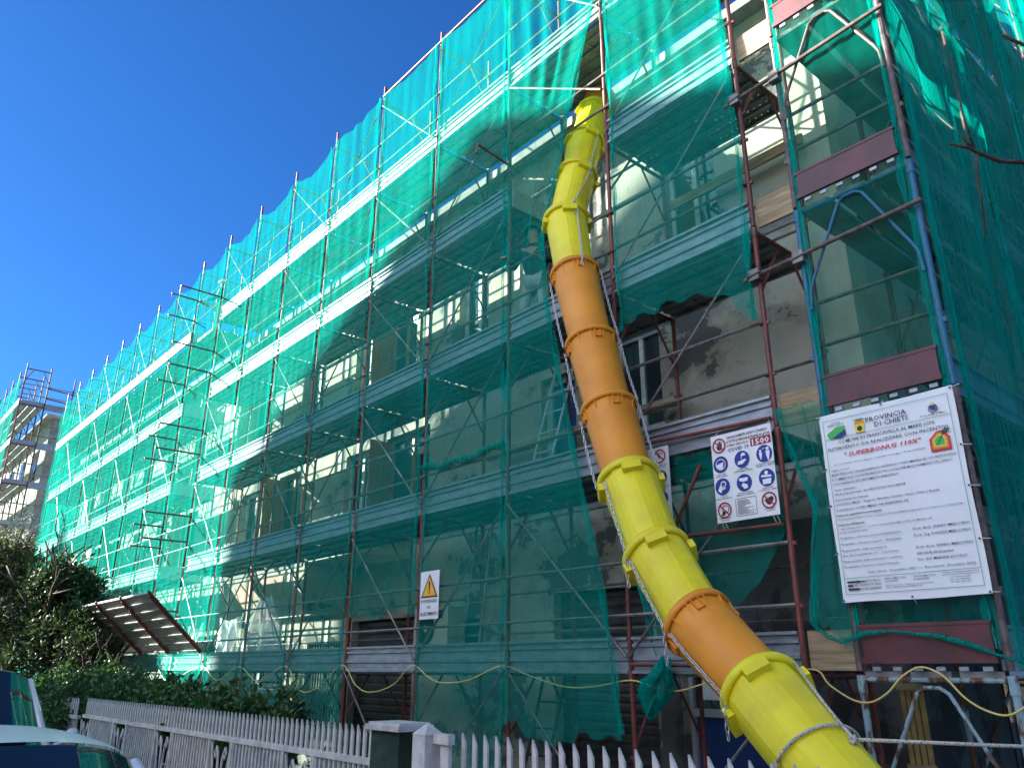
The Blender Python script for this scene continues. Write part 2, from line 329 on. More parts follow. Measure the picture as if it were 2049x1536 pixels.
MB().box(XR, XR+.03, WY+.4, 15.9, 6.35, 6.55).box(XR, XR+.03, WY+.4, 15.9, 3.55, 3.75).build('string_course', 'near_black', bld)
MB().box(XR-.38, XR+.05, WY-.05, WY+.36, 3.2, TOPZ-.02).build('corner_pillar', 'cream_wall', bld)
MB().box(-6.05,-5.76,WY-.012,WY-.002,0,3.2).box(-5.76,-4.49,WY-.012,WY-.002,2.06,3.2).box(-4.49,XR+.012,WY-.012,WY-.002,0,3.2).box(XR+.002,XR+.012,WY-.002,14,0,3.2).build('patchy_plinth', 'patchy', bld)  # thin cladding, darker than the plaster above, on the right ground floor
MB().box(-18.4,-15.9, WY-.02, WY-.003, 2.7, 3.6).box(-20.4,-19.0, WY-.02, WY-.003, 4.1, 6.3).build('wall_patch', 'pink_plaster', bld)
for (a, b, c, d, t) in win:
    e = WY+.16
    if t in ('pane', 'wood'):
        fm = 'wood_frame' if t == 'wood' else 'white'
        f = MB().box(a+.003, a+.07, e-.04, e+.03, c, d).box(b-.07, b-.003, e-.04, e+.03, c, d).box(a+.07, b-.07, e-.04, e+.03, c+.003, c+.07).box(a+.07, b-.07, e-.04, e+.03, d-.07, d-.003).box((a+b)/2-.035, (a+b)/2+.035, e-.03, e+.02, c+.07, d-.07).build('window', fm, bld)
        MB().box(a+.07, b-.07, e+.004, e+.012, c+.07, d-.07).build('pane', 'glass', f)
        if t == 'wood': MB().box(a-.02, a+.02, e-.5, e-.04, c+.05, d-.05).build('shutter', 'wood_frame', f)
        MB().box(a-.06, b+.06, WY-.05, WY+.1, c-.05, c-.003).build('sill', 'stone', f)
    elif t == 'roller':
        mb = MB(); n = int((d-c)/.11)
        for q in range(n): z0 = c+q*(d-c)/n; mb.extrude_x([(e,z0),(e-.02,z0+.03),(e-.02,z0+(d-c)/n-.03),(e,z0+(d-c)/n),(e+.01,z0+(d-c)/n),(e+.01,z0)], a, b)
        mb.build('roller_shutter', 'shutter_metal', bld)
    elif t == 'blue':
        f = MB().box(a+.003, a+.12, e-.05, e+.03, c, d).box(b-.07, b-.003, e-.05, e+.03, c, d).box(a+.12, b-.07, e-.05, e+.03, d-.1, d-.003).build('door', 'pipe_grey', bld)
        MB().box(a+.12, b-.07, e, e+.02, c+.01, d-.1).build('door_panel', 'blue_panel', f)
    elif t == 'shop':
        f = MB().box(a+.003, a+.06, e-.05, e+.03, c, d).box(b-.06, b-.003, e-.05, e+.03, c, d).box(a+.06, b-.06, e-.05, e+.03, 1.28, 1.36).build('shop_front', 'pipe_grey', bld)
        MB().box(a+.06, b-.06, e, e+.02, 1.36, d).build('pane', 'glass', f); MB().box(a+.06, b-.06, e, e+.02, c, 1.28).build('lower_panel', 'blue_panel', f)
        MB().box(a+.12, a+.5, e-.03, e-.003, 1.45, 1.8).build('notice', 'sign', f)
    elif t == 'grille':
        mb = MB(); n = int((b-a)/.1)
        for q in range(n): mb.tube([(a+.05+q*.1, e-.08, c), (a+.05+q*.1, e-.08, d)], .008, 5)
        mb.box(a, b, e-.09, e-.07, c+.5, c+.53); mb.box(a, b, e-.09, e-.07, d-.5, d-.47)
        f = mb.build('window_grille', 'cream_board', bld); MB().box(a, b, e, e+.01, c, d).build('pane', 'glass', f)
    else: MB().box(a, b, e, e+.01, c, d).build('vent_panel', 'near_black', bld)
for a_ in ((3.4,4.4,4.2,5.3),(7,8.2,4.2,5.6),(3.4,4.6,.3,2.2)): MB().box(XR+.014, XR+.03, *a_).build('side_window', 'glass', bld)

# ---- neighbour house across the road: its gable throws the big shadow over the netting
def project_back(x, z, y): d = y; return (x+1.48*d, z-.80*d)     # along the sun ray from y=0 to y (<0)
YH = -15.0
pts = [(-15.6, -9), (-15.6, 5.3), (-7.6, 9.25), (-1.8, 6.55), (4.5, 3.7), (4.5, -9)]
g = [project_back(x, z, YH) for x, z in pts]
hx0, hxr, hx1 = g[0][0], g[2][0], g[4][0]
nh = thing('gabled_house', ((hx0+hx1)/2, -20, 0), 'tall gabled neighbour house across the road casting its shadow on the nets', 'house')
prof = [(hx0, 0), g[1], g[2], g[4], (hx1, 0)]
vs = [(x, YH, z) for x, z in prof]+[(x, YH-9, z) for x, z in prof]
MB().add([vs[0], vs[4], vs[3], vs[2], vs[1]], [(0,1,2,3,4)]).add([vs[5], vs[6], vs[7], vs[8], vs[9]], [(0,1,2,3,4)]).add([vs[0],vs[1],vs[6],vs[5]], [(0,1,2,3)]).add([vs[4],vs[9],vs[8],vs[3]], [(0,1,2,3)]).build('wall', 'cream_wall', nh)
mb = MB()
for (p, q) in ((g[1], g[2]), (g[4], g[2])):
    mb.add([(p[0],YH,p[1]+.0),(q[0],YH,q[1]+.0),(q[0],YH-9.2,q[1]),(p[0],YH-9.2,p[1]),(p[0],YH,p[1]+.12),(q[0],YH,q[1]+.12),(q[0],YH-9.2,q[1]+.12),(p[0],YH-9.2,p[1]+.12)],
           [(0,3,2,1),(4,5,6,7),(0,1,5,4),(1,2,6,5),(2,3,7,6),(3,0,4,7)])
mb.build('roof', 'terracotta', nh)
for k in range(4):
    for j in range(4): MB().box(hx0+2.4+4.6*k, hx0+3.6+4.6*k, YH+.003, YH+.05, 1.2+3.1*j, 2.7+3.1*j).build('window', 'glass', nh)
# low row of houses across the road behind the viewpoint
for k, (x0, x1, h, c, lb) in enumerate([(-14, -3, 6.2, 'cream_wall', 'low cream house across the road behind the viewpoint'), (4, 17, 7.0, 'pink_plaster', 'low pink house across the road behind the viewpoint')]):
    t = thing('house', ((x0+x1)/2, -18, 0), lb, 'house'); MB().box(x0, x1, -22, -13.5, 0, h).build('wall', c, t); MB().box(x0-.3, x1+.3, -22.3, -13.2, h+.003, h+.2).build('roof', 'terracotta', t)
    for j in range(3): MB().box(x0+1.5+3*j, x0+2.6+3*j, -13.497, -13.45, 1.1, 2.6).build('window', 'glass', t)

# ================================================================== SCAFFOLDING
def frame_mesh(W=1.05, z1=2.0, arch=True, stub=0, joints=True):
    mb = MB()      # standards at y=0 and y=W, local x = 0
    for y in (0, W):
        mb.tube([(0,y,.012),(0,y,z1+stub-.004)], .0245, 10)
        if joints:
            mb.tube([(0,y,z1-.10),(0,y,z1-.005)], .031, 8); mb.box(-.05,.05,y-.012,y+.012,.48,.51); mb.box(-.05,.05,y-.012,y+.012,.98,1.01)
    mb.tube([(0,.02,z1-.045),(0,W-.02,z1-.045)], .022, 8)
    if arch:
        mb.tube([(0,.02,z1-.66),(0,.41,z1-.07)], .015, 6); mb.tube([(0,W-.02,z1-.66),(0,W-.41,z1-.07)], .015, 6)
    return mb
def deck_mesh(L=1.8, W=1.05, n=3):
    mb = MB(); w_ = (W-.08)/n
    for i in range(n):
        a = .05+i*w_+.006; b = a+w_-.012
        pf = [(a,0),(a,-.055),(a+.028,-.055),(a+.028,-.05),(a+.006,-.05),(a+.006,-.008),(a+(b-a)*.40,-.008),(a+(b-a)*.43,-.026),(a+(b-a)*.57,-.026),(a+(b-a)*.60,-.008),(b-.006,-.008),(b-.006,-.05),(b-.028,-.05),(b-.028,-.055),(b,-.055),(b,0)]
        n_ = len(pf); x0, x1 = .035, L-.035
        vs = [(x0,y,z) for y,z in pf]+[(x1,y,z) for y,z in pf]
        fs = [(j, (j+1) % n_, n_+(j+1) % n_, n_+j) for j in range(n_)]
        mb.add(vs, fs)
        for q in range(1, 4): x = x0+(x1-x0)*q/4; mb.box(x-.012, x+.012, a+.008, b-.008, -.03, -.009)
    return mb
def toe_mesh(L=1.8, H=.33, y=0):
    k = H/.33
    pf = [(0,0),(-.042,0),(-.042,.028),(-.010,.034),(-.010,.105),(-.030,.118),(-.030,.150),(-.010,.163),(-.010,.228),(-.030,.240),(-.030,.262),(-.010,.272),(-.010,.298),(-.042,.304),(-.042,.33),(0,.33)]
    return MB().extrude_x([(y+a, b*k) for a, b in pf], .03, L-.03)
def rails_mesh(L=1.8, hs=(.5, 1.0), r=.017, y=-.03):
    mb = MB()
    for h in hs: mb.tube([(.0,y,h),(L,y,h)], r, 6)
    return mb
def brace_mesh(L=1.8, H=1.85, up=True, y=-.045, r=.013):
    return MB().tube([(.02,y,.12 if up else H),(L-.02,y,H if up else .12)], r, 6)

protos = {}
def facade_scaffold(name, loc, label, i0, i1, nodeck=(), plain_top=False, skip_net_side=False):
    t = thing(name, loc, label, 'scaffolding', 'scaffolding along the apartment block')
    fr = frame_mesh(stub=.0).build('frame', 'red', t, loc=(PX(i0),0,0)); first = True
    fr_lo = frame_mesh(z1=1.75).build('frame', 'red', t, loc=(PX(i0),0,0))
    tops = frame_mesh(z1=2.0, stub=.32).build('frame', 'red', t, loc=(PX(i0),0,LV(5)))
    for i in range(i0, i1+1):
        if i != i0: put(fr_lo, t, (PX(i),0,0)); put(tops, t, (PX(i),0,LV(5)))
        for k in range(1, 5):
            if i == i0 and k == 1: fr.location = Vector((PX(i),0,LV(1)))-t.location; continue
            put(fr, t, (PX(i),0,LV(k)))
    d = deck_mesh().build('deck', 'deck', t, loc=(PX(i0+1),0,LV(1))); tb = toe_mesh().build('toe_board', 'zinc', t, loc=(PX(i0+1),.02,LV(1)-.03))
    pt = MB().box(.03,1.77,-.045,0,0,.27).build('toe_board', 'cream_board', t, loc=(PX(i1),-.03,LV(5)-.02)) if plain_top else None
    rl = rails_mesh().build('guard_rail', 'steel', t, loc=(PX(i0+1),0,LV(1))); ri = rails_mesh(y=1.08, hs=(.45, .95)).build('inner_rail', 'steel', t, loc=(PX(i0+1),0,LV(1)))
    bu = brace_mesh(up=True).build('diagonal_brace', 'steel', t, loc=(PX(i0+1),0,LV(1))); bd = None
    bd = brace_mesh(up=False).build('diagonal_brace', 'steel', t, loc=(PX(i0+1),0,0)); used = set()
    for b in range(i0, i1):
        x = PX(b+1)
        for k in range(0, 6):
            z = LV(k) if k else 0
            o = bu if b % 2 else bd
            if k == 0: z = -.1
            if not (b == 0 and k in (2, 3, 4)):
                if id(o) not in used: used.add(id(o)); o.location = Vector((x,0,z))-t.location
                else: put(o, t, (x,0,z))
            if k == 0: continue
            if (b, k) not in nodeck:
                if 'd' not in used: used.add('d'); d.location = Vector((x,0,z))-t.location; tb.location = Vector((x,.02,z-.03))-t.location
                else:
                    put(d, t, (x,0,z))
                    if pt and k == 5:
                        if 'p' not in used: used.add('p'); pt.location = Vector((x,-.03,z-.02))-t.location
                        else: put(pt, t, (x,-.03,z-.02))
                    else: put(tb, t, (x,.02,z-.03))
            if not (b == 7 and k == 5):
                if 'r' not in used: used.add('r'); rl.location = Vector((x,0,z))-t.location; ri.location = Vector((x,0,z))-t.location
                else: put(rl, t, (x,0,z)); 
                if k < 5 and not (b == i0 and k == 1): put(ri, t, (x,0,z))
    return t, fr
nod = {(0,4)} | {(7,k) for k in range(2,6)}
s1, FR = facade_scaffold('scaffold', (-11,.5,0), 'red steel scaffolding, nearer half, behind green netting and the yellow chute', -1, 7, nod)
perf_me = None
for o in list(s1.children):
    if o.name.startswith('deck'):
        x_, z_ = o.location.x+s1.location.x, o.location.z
        if abs(x_-PX(0)) < .1 or abs(x_-PX(1)) < .1:
            if perf_me is None: perf_me = o.data.copy(); perf_me.materials[0] = M['deck_perf']
            o.data = perf_me
s2, _ = facade_scaffold('scaffold', (-25,.5,0), 'red steel scaffolding, far left half with pole tops against the sky', 8, 16, set(), True)
# join bay between both halves (access bay without decks): rails and the transverse toe boards
for k in range(1, 6):
    MB().tube([(PX(8),-.03,LV(k)+.5),(PX(7),-.03,LV(k)+.5)], .017, 6).tube([(PX(8),-.03,LV(k)+1.0),(PX(7),-.03,LV(k)+1.0)], .017, 6).build('guard_rail', 'steel', s2)
    if k > 1: MB().box(PX(8)+.03, PX(8)+.06, .03, 1.02, LV(k)-.03, LV(k)+.27).build('transverse_toe_board', 'zinc', s2)
    if k > 1: MB().box(PX(7)-.06, PX(7)-.03, .03, 1.02, LV(k)-.03, LV(k)+.27).build('transverse_toe_board', 'zinc', s1)
d1 = deck_mesh().build('deck', 'deck', s2, loc=(PX(8),0,LV(1))); toe_mesh().build('toe_board', 'zinc', s2, loc=(PX(8),.02,LV(1)-.03))
MB().box(PX(1)+.03, PX(1)+.055, .02, 1.03, LV(4)-.05, LV(4)+.25).build('transverse_toe_board', 'zinc', s1)
# tubes that stick out through the net
for (x, ylo, zs, own) in ((PX(7), -1.02, (10.33, 8.89, 8.34, 6.92, 6.35, 4.93, 4.37, 2.9), s1), (PX(8), -.72, (10.9, 10.3, 8.52, 7.08, 6.51, 4.93, 4.43), s2)):
    for z in zs:
        MB().tube([(x, .3, z), (x, ylo, z)], .02, 8).tube([(x, ylo+.02, z+.01), (x, ylo+.02, z-.12)], .010, 6).build('outrigger_tube', 'brown_pipe', own)
MB().tube([(PX(1), .2, 8.36), (PX(1), -.58, 8.46), (PX(1), -.60, 8.30)], .02, 8).build('outrigger_tube', 'brown_pipe', s1)
MB().tube([(PX(1)+.03, -.03, 9.69), (PX(0)-.03, -.03, 8.55)], .017, 8).build('diagonal_brace', 'red', s1)
MB().tube([(PX(3), -.03, 11.83), (PX(-1), -.03, 11.83)], .02, 8).build('top_ledger', 'red', s1)
# timber guard boards on the inner side
for (a, b, z) in ((PX(2), PX(0), LV(2)+.92), (PX(4), PX(2), LV(2)+.35), (PX(4), PX(1), LV(3)+.95), (PX(5), PX(3), LV(3)+.45), (PX(0), PX(-1)+.1, LV(4)-.5), (PX(1), PX(0)-.1, LV(3)+.95)):
    MB().box(a, b-.03, 1.12, 1.15, z, z+.13).build('timber_guard_board', 'timber', s1)
for a_, b_ in ((3.90,3.83),(2.93,2.90),(1.80,1.78)): MB().tube([(PX(0)+.05,-.06,a_),(PX(-1)-.02,-.06,b_)], .018, 8).build('red_ledger', 'red', s1)
MB().tube([(PX(0)+.4,-.05,2.6),(PX(-1)-.8,-.05,3.55)], .018, 8).build('diagonal_brace', 'red', s1)

# ---- corner tower and end scaffold: frames parallel to the facade, bays running back along the end wall
TX0, TX1 = -3.02, -2.0
s3 = thing('scaffold', (-2.5, 4, 0), 'old blue and rusty frame scaffolding at the right corner, holding the site banner', 'scaffolding', 'scaffolding along the apartment block')
def tower_frame(y, k, m):
    z0 = 0 if k == 0 else LV(k); z1 = LV(k+1)-.03; mb = MB()
    for x in (TX0, TX1):
        mb.tube([(x,y,z0),(x,y,z1)], .026, 10); mb.tube([(x,y,z1-.12),(x,y,z1)], .033, 8)
        mb.box(x-.045,x+.045,y-.014,y+.014,z0+.5,z0+.54)
    zc = z1-.02
    mb.tube([(TX0+.02,y+.01,zc-.01),(TX1-.02,y+.01,zc-.01)], .018, 8)
    mb.tube([(TX0+.035,y-.03,zc-1.0),(TX0+.05,y-.03,zc-.82),(TX0+.08,y-.03,zc-.74),(TX0+.40,y-.03,zc-.10),(TX0+.46,y-.03,zc-.06),(TX1-.46,y-.03,zc-.06),(TX1-.40,y-.03,zc-.10),(TX1-.08,y-.03,zc-.74),(TX1-.05,y-.03,zc-.82),(TX1-.035,y-.03,zc-1.0)], .014, 8)
    return mb.build('frame', m, s3)
fmats = ['rusty_pipe', 'brown_pipe', 'blue_pipe', 'brown_pipe', 'pinkish_pipe', 'pinkish_pipe']
for k in range(6): tower_frame(0, k, fmats[k])
for y in (1.8, 3.6, 5.4, 7.2, 9.0, 10.8):
    for k in range(6): tower_frame(y, k, 'red' if k else 'rusty_pipe')
for k in range(1, 6):
    z = LV(k)
    mb = MB()
    for j in range(3): mb.box(TX0+.02+j*.335, TX0+.30+j*.335, .02, 10.8, z-.045, z-.004)
    mb.build('deck', 'deck_perf', s3)
    # front closing panel: maroon toe board with steel tabs and guard frame
    mb = MB(); mb.box(TX0+.07, TX1-.06, -.05, -.035, z+.09, z+.30).box(TX0+.05, TX1-.05, -.06, -.03, z+.05, z+.09).box(TX0+.05, TX1-.05, -.055, -.03, z+.30, z+.325)
    mb.build('closing_panel', 'maroon', s3)
    mb = MB()
    for j in range(6): MB().box(TX0+.12+j*.15, TX0+.18+j*.15, -.052, -.035, z+.0, z+.028).build('steel_tab', 'zinc', s3)
    if k > 1:
        mb = MB()
        for x in (TX0+.06, TX1-.06): mb.tube([(x,.03,z+.1),(x,.03,z+1.02)], .018, 8)
        for h in (.62, 1.02): mb.tube([(TX0+.03,.03,z+h),(TX1-.03,.03,z+h)], .018, 8)
        mb.build('guard_frame', 'brown_pipe', s3)
    for b in range(6):
        y = 1.8*b
        mb = MB(); pf = [(-.07,0),(-.028,0),(-.028,.03),(-.06,.034),(-.06,.105),(-.04,.118),(-.04,.15),(-.06,.163),(-.06,.298),(-.028,.304),(-.028,.33),(-.07,.33)]
        n_ = len(pf); vs = [(TX1+a, y+.04, z-.03+h) for a, h in pf]+[(TX1+a, y+1.76, z-.03+h) for a, h in pf]
        mb.add(vs, [(j, (j+1) % n_, n_+(j+1) % n_, n_+j) for j in range(n_)]).build('toe_board', 'zinc', s3)
        MB().tube([(TX1-.04,y,z+.5),(TX1-.04,y+1.8,z+.5)], .015, 6).tube([(TX1-.04,y,z+1.0),(TX1-.04,y+1.8,z+1.0)], .015, 6).build('guard_rail', 'steel', s3)
        MB().tube([(TX1-.06,y+(.03 if b % 2 else 1.77),z+.1),(TX1-.06,y+(1.77 if b % 2 else .03),z+1.85)], .013, 6).build('diagonal_brace', 'steel', s3)
for k in range(1, 6):   # infill boards between the facade scaffold and the corner tower
    MB().box(PX(-1)+.03, TX0-.03, .035, .06, LV(k)+.0, LV(k)+.30).build('timber_infill_board', 'timber', s3)
for z in (5.25, 7.25): MB().tube([(PX(-1)-.12,-.07,z-.05),(TX1+.06,-.07,z+.04)], .02, 8).build('cross_tube', 'brown_pipe', s3)
for z in (5.2, 7.2):
    for x in (PX(-1), TX0): mb = MB(); mb.box(x-.05, x+.05, -.1, -.02, z-.04, z+.07); mb.tube([(x-.07,-.1,z),(x+.07,-.1,z+.02)], .012, 6); mb.build('coupler', 'steel', s3)


# ---- far scaffold and its building
t = thing('scaffold', (-44, 0, 0), 'distant bare red scaffolding with an open end at the left edge', 'scaffolding')
FX = [-41.3, -42.9, -44.6, -46.3, -48.1, -49.9, -51.7, -53.5]
fz = (13.35, 11.45, 9.6, 7.75, 5.9, 4.05)
for i, x in enumerate(FX):
    mb = MB()
    for y in (-.66, .36): mb.tube([(x,y,0),(x,y,15.35)], .034, 6)
    for z in (15.1,)+fz:
        mb.tube([(x,-.66,z),(x,.36,z)], .03, 6); mb.tube([(x,-.64,z-.55),(x,-.36,z-.04)], .018, 5); mb.tube([(x,.34,z-.55),(x,.06,z-.04)], .018, 5)
    mb.build('frame', 'red', t)
    if i:
        for z in fz:
            d = MB(); 
            for j in range(3): d.box(x, FX[i-1], -.62+.33*j, -.33+.33*j, z-.05, z)
            d.build('deck', 'deck', t); MB().box(x, FX[i-1], -.70, -.66, z-.03, z+.25).build('toe_board', 'zinc', t)
MB().tube([(-41.3,1.45,0),(-41.3,1.45,15.0)], .034, 6).tube([(-41.3,2.6,0),(-41.3,2.6,14.4)], .034, 6).tube([(-41.3,.36,14.3),(-41.3,3.4,14.1)], .03, 6).tube([(-41.3,.36,13.8),(-41.3,3.4,13.6)], .03, 6).build('end_standard', 'red', t)
for z in fz:
    MB().box(-41.4, -41.3, -.6, .36, z-.03, z+.22).box(-41.42, -41.3, .4, 2.6, z-.1, z+.2).build('end_toe_board', 'zinc', t)
    MB().tube([(-41.3,-.66,z+1.0),(-41.3,2.6,z+1.0)], .025, 6).tube([(-41.3,-.66,z+.5),(-41.3,2.6,z+.5)], .025, 6).build('end_rail', 'steel', t)
b2 = thing('apartment_building', (-50, 6, 0), 'distant cream apartment block behind the bare scaffolding at the left edge', 'building')
MB().box(-75, -41.9, .9, 14, 0, 13.0).build('wall', 'concrete', b2); MB().box(-75.4, -41.6, .6, 14.3, 13.004, 13.2).build('roof', 'concrete', b2)
for j in range(4):
    for k in range(5): MB().box(-44.5-3*k, -43.3-3*k, .86, .897, 1.6+2.9*j, 3.1+2.9*j).build('window', 'glass', b2)

# ================================================================== DEBRIS NETS
NETG = 'green debris nets hung on the scaffolding'
def lin(pts, z):
    if z >= pts[0][0]: return pts[0][1]
    for (z0, x0), (z1, x1) in zip(pts, pts[1:]):
        if z >= z1: return x1+(x0-x1)*(z-z1)/(z0-z1)
    return pts[-1][1]
def net_sheet(name, label, L, Rr, zt, zb, y=-.058, amp=.022, seed=0, nx=30, nz=70, gather=.5, mats='net', bunch=(True, True), axis='x', billow=.0, fmax=26):
    """L,Rr: functions z->edge ; zt,zb: functions t->top/bottom ; hangs in the XZ plane (axis x) or YZ plane (axis y)"""
    r = np.random.default_rng(seed); ph = r.uniform(0, 6.28, 8); fr = r.uniform(5, fmax, 8); dz = r.uniform(-.9, .9, 8); am = r.uniform(.3, 1, 8)
    mb = MB(); vs = []; fs = []
    for j in range(nz+1):
        q = j/nz
        for i in range(nx+1):
            s_ = i/nx; s2_ = s_ + .0*math.sin(6.28*s_)
            z = zb(s_)+(zt(s_)-zb(s_))*q
            a, b = L(z), Rr(z); x = a+(b-a)*s2_
            off = sum(am[m]*math.sin(fr[m]*(s_*1.8+dz[m]*z*.12)+ph[m]) for m in range(8))/8*amp*2.0
            off *= .35+.65*abs(math.sin(3.14*s_*1.0))
            off -= billow*math.sin(math.pi*s_)*abs(math.sin(math.pi*((z-1.75)/2.0)))
            z += .01*math.sin(20*s_+ph[0])
            if j == 0: z += .05*math.sin(9*s_+ph[1])+.03*math.sin(31*s_+ph[2])
            if axis == 'x': vs.append((x, y+off, z))
            else: vs.append((y-off, x, z))
    for j in range(nz):
        for i in range(nx): fs.append((j*(nx+1)+i, j*(nx+1)+i+1, (j+1)*(nx+1)+i+1, (j+1)*(nx+1)+i))
    mb.add(vs, fs, 0)
    for side, ed in ((0, L), (1, Rr)):       # gathered selvedge beside each standard
        if not bunch[side]: continue
        for c in range(3):
            vs = []; fs = []; n = 46; wv = r.uniform(0, 6.28, 4)
            for j in range(n+1):
                z = zb(side)+(zt(side)-zb(side))*j/n; e = ed(z)+(.02 if side == 0 else -.02)*c*(.5)
                wob = .014*math.sin(2.1*z+wv[0])+.012*math.sin(5.3*z+wv[1]); wd = .010+.013*math.sin(3.7*z+wv[2])**2+.006*math.sin(11*z+wv[3])
                for k in (-1, 1):
                    p = (e+wob+k*wd, y-.012*c+k*.012*math.sin(7*z+wv[0]), z) 
                    vs.append(p if axis == 'x' else (y+.012*c+k*.01, p[0], z))
            for j in range(n): fs.append((2*j, 2*j+1, 2*j+3, 2*j+2))
            mb.add(vs, fs, 1)
    o = mb.build(name, [mats, 'net_bunch'], smooth=True); o['label'] = label; o['category'] = 'debris net'; o['group'] = NETG
    return o
K = lambda v: (lambda *_: v)
ord_ = ['first', 'second', 'third', 'fourth', 'fifth', 'sixth', 'seventh', 'eighth', 'ninth', 'tenth', 'eleventh', 'twelfth', 'thirteenth', 'fourteenth', 'fifteenth']
edge = [(9.87,-5.27),(8.98,-5.6),(7.79,-5.96),(6.93,-6.28),(5.99,-6.23),(5.02,-6.04),(3.78,-5.77),(2.91,-5.56),(1.84,-5.38),(1.1,-5.30)]
net_sheet('debris_net', 'loose green net curtain pulled aside to the left of the yellow chute', lambda z: PX(1)+.10, lambda z: lin(edge, z), K(11.8), lambda s: 1.2-.12*math.sin(3.1*s), seed=3, amp=.075, y=-.12, nx=44)
for i in range(1, 16):
    zb = 2.45 if i == 2 else .35
    sag = .10 if i < 4 else .22
    top = 11.8 if i < 4 else 11.72
    lb = {1: 'green net sheet behind the yellow triangle warning sign, sunlit at the top', 2: 'green net sheet cut short above the bare ledge left of the triangle warning sign'}.get(i, '%s green net sheet counted leftwards from the triangle warning sign' % ord_[i-1])
    if i == 15: lb = 'leftmost green net sheet, closing the far end of the scaffolding'
    net_sheet('debris_net', lb, K(PX(i+1)+.035-.055*PX(i+1)/6.0), K(PX(i)-.03), (lambda s, top=top, sag=sag: top-sag*math.sin(math.pi*s)), K(zb), seed=20+i, amp=.022, nx=20 if i > 5 else 28, nz=50)
net_sheet('debris_net', 'green net sheet hanging over the end of the left scaffolding', K(-.08), K(1.3), K(11.3), K(.5), y=PX(16)-.05, seed=90, axis='y', amp=.05)
net_sheet('debris_net', 'green net right of the chute with a torn hem above the two safety signs', K(PX(0)+.12), K(PX(-1)-.04), K(11.8), lambda s: 5.2+.12*math.sin(5*s)+(.0 if s < .85 else .3*(s-.85)/.15*-1), seed=51, amp=.045, nx=34, billow=.03)
net_sheet('debris_net', 'ragged green net piece behind the safety signs, right of the chute', lambda z: lin([(3.72,-5.2),(2.5,-5.15),(1.97,-5.0),(1.6,-4.85)], z), lambda z: lin([(3.72,-3.40),(2.9,-3.48),(2.4,-3.85),(1.6,-4.5)], z), K(3.72), lambda s: 1.7+.75*s*s, seed=52, amp=.06, y=.03, nx=34, bunch=(True, False))
net_sheet('debris_net', 'torn strip of green net between the red pole and the site banner', lambda z: lin([(3.9,-3.44),(3.0,-3.2),(2.1,-3.35)], z), K(TX0+.02), K(3.9), lambda s: 2.1-.18*s, seed=53, amp=.05, y=-.02, nx=16, bunch=(True, False))
net_sheet('debris_net', 'green net behind the guard frames of the corner tower, above the banner', K(TX0+.03), K(TX1-.03), K(11.8), lambda s: 1.98-.04*math.sin(5*s)-.10*s, seed=54, amp=.012, y=-.012, nx=34, mats='net_thin')
for b in range(6):
    net_sheet('debris_net', '%s wrinkled green net sheet of the right end face, counted from the corner' % ord_[b], K(1.8*b+.07), K(1.8*b+1.72), K(11.85), (lambda s, b=b: 1.75 if b == 0 else .5), y=TX1+.045, seed=60+b, axis='y', amp=.085, nx=30, mats='net_dense', fmax=13)
# rolled and hooked-up scraps
mb = MB(); n = 26; pts = []; rs = []
for j in range(n+1):
    q = j/n; pts.append((PX(2)+.03+q*1.72, -.07+.015*math.sin(9*q), 4.36-.06*math.sin(math.pi*q)+.02*math.sin(17*q))); rs.append(.035+.022*math.sin(14*q)**2)
mb.tube(pts, rs, 10); tag(mb.build('rolled_net', 'net_dense', smooth=True), 'green net rolled up and tied along the guard rail right of the orange framed door', 'rolled net')
mb = MB(); nu, nv = 34, 26; vs = []; rb = np.random.default_rng(5); ph = rb.uniform(0, 6.28, 12)
for a_ in range(nv+1):
    th = math.pi*a_/nv
    for b_ in range(nu):
        p_ = 2*math.pi*b_/nu; k_ = 1+.22*math.sin(5*p_+3*th+ph[0])*math.sin(th)+.16*math.sin(9*p_-7*th+ph[1])*math.sin(th)+.14*math.sin(16*p_+9*th+ph[2])*math.sin(th)+.2*math.sin(2*p_+4*th)
        vs.append((-4.86+.13*k_*math.sin(th)*math.cos(p_)+.10*math.cos(th), -.14+.10*k_*math.sin(th)*math.sin(p_), 1.60+.22*math.cos(th)*(1+.15*math.sin(3*p_))+.03*math.sin(6*p_)))
mb.add(vs, [(a_*nu+b_, a_*nu+(b_+1) % nu, (a_+1)*nu+(b_+1) % nu, (a_+1)*nu+b_) for a_ in range(nv) for b_ in range(nu)])
tag(mb.build('bundled_net', 'net_dense', smooth=True), 'crumpled bundle of green net hanging behind the chute at its fifth joint', 'bundled net')
# hem of the tower net
mb = MB(); pts = [(-3.32,-.07,2.09),(-3.2,-.08,2.0),(-3.09,-.09,1.95),(-2.9,-.09,2.01),(-2.7,-.09,2.02),(-2.4,-.09,1.98),(-2.2,-.08,1.92),(-2.03,-.08,1.85),(-1.9,-.02,1.80)]
mb.tube(pts, [.008,.018,.012,.02,.010,.016,.022,.010,.012], 8); tag(mb.build('net_hem', 'net_dense', smooth=True), 'twisted green net hem sagging over the lowest maroon panel', 'net hem')
# far net on the distant scaffolding
o = net_sheet('debris_net', 'pale green net on the distant scaffolding at the left edge of the view', K(-53.5), K(-41.45), K(14.6), K(3.0), y=-.8, seed=77, amp=.12, nx=60); 

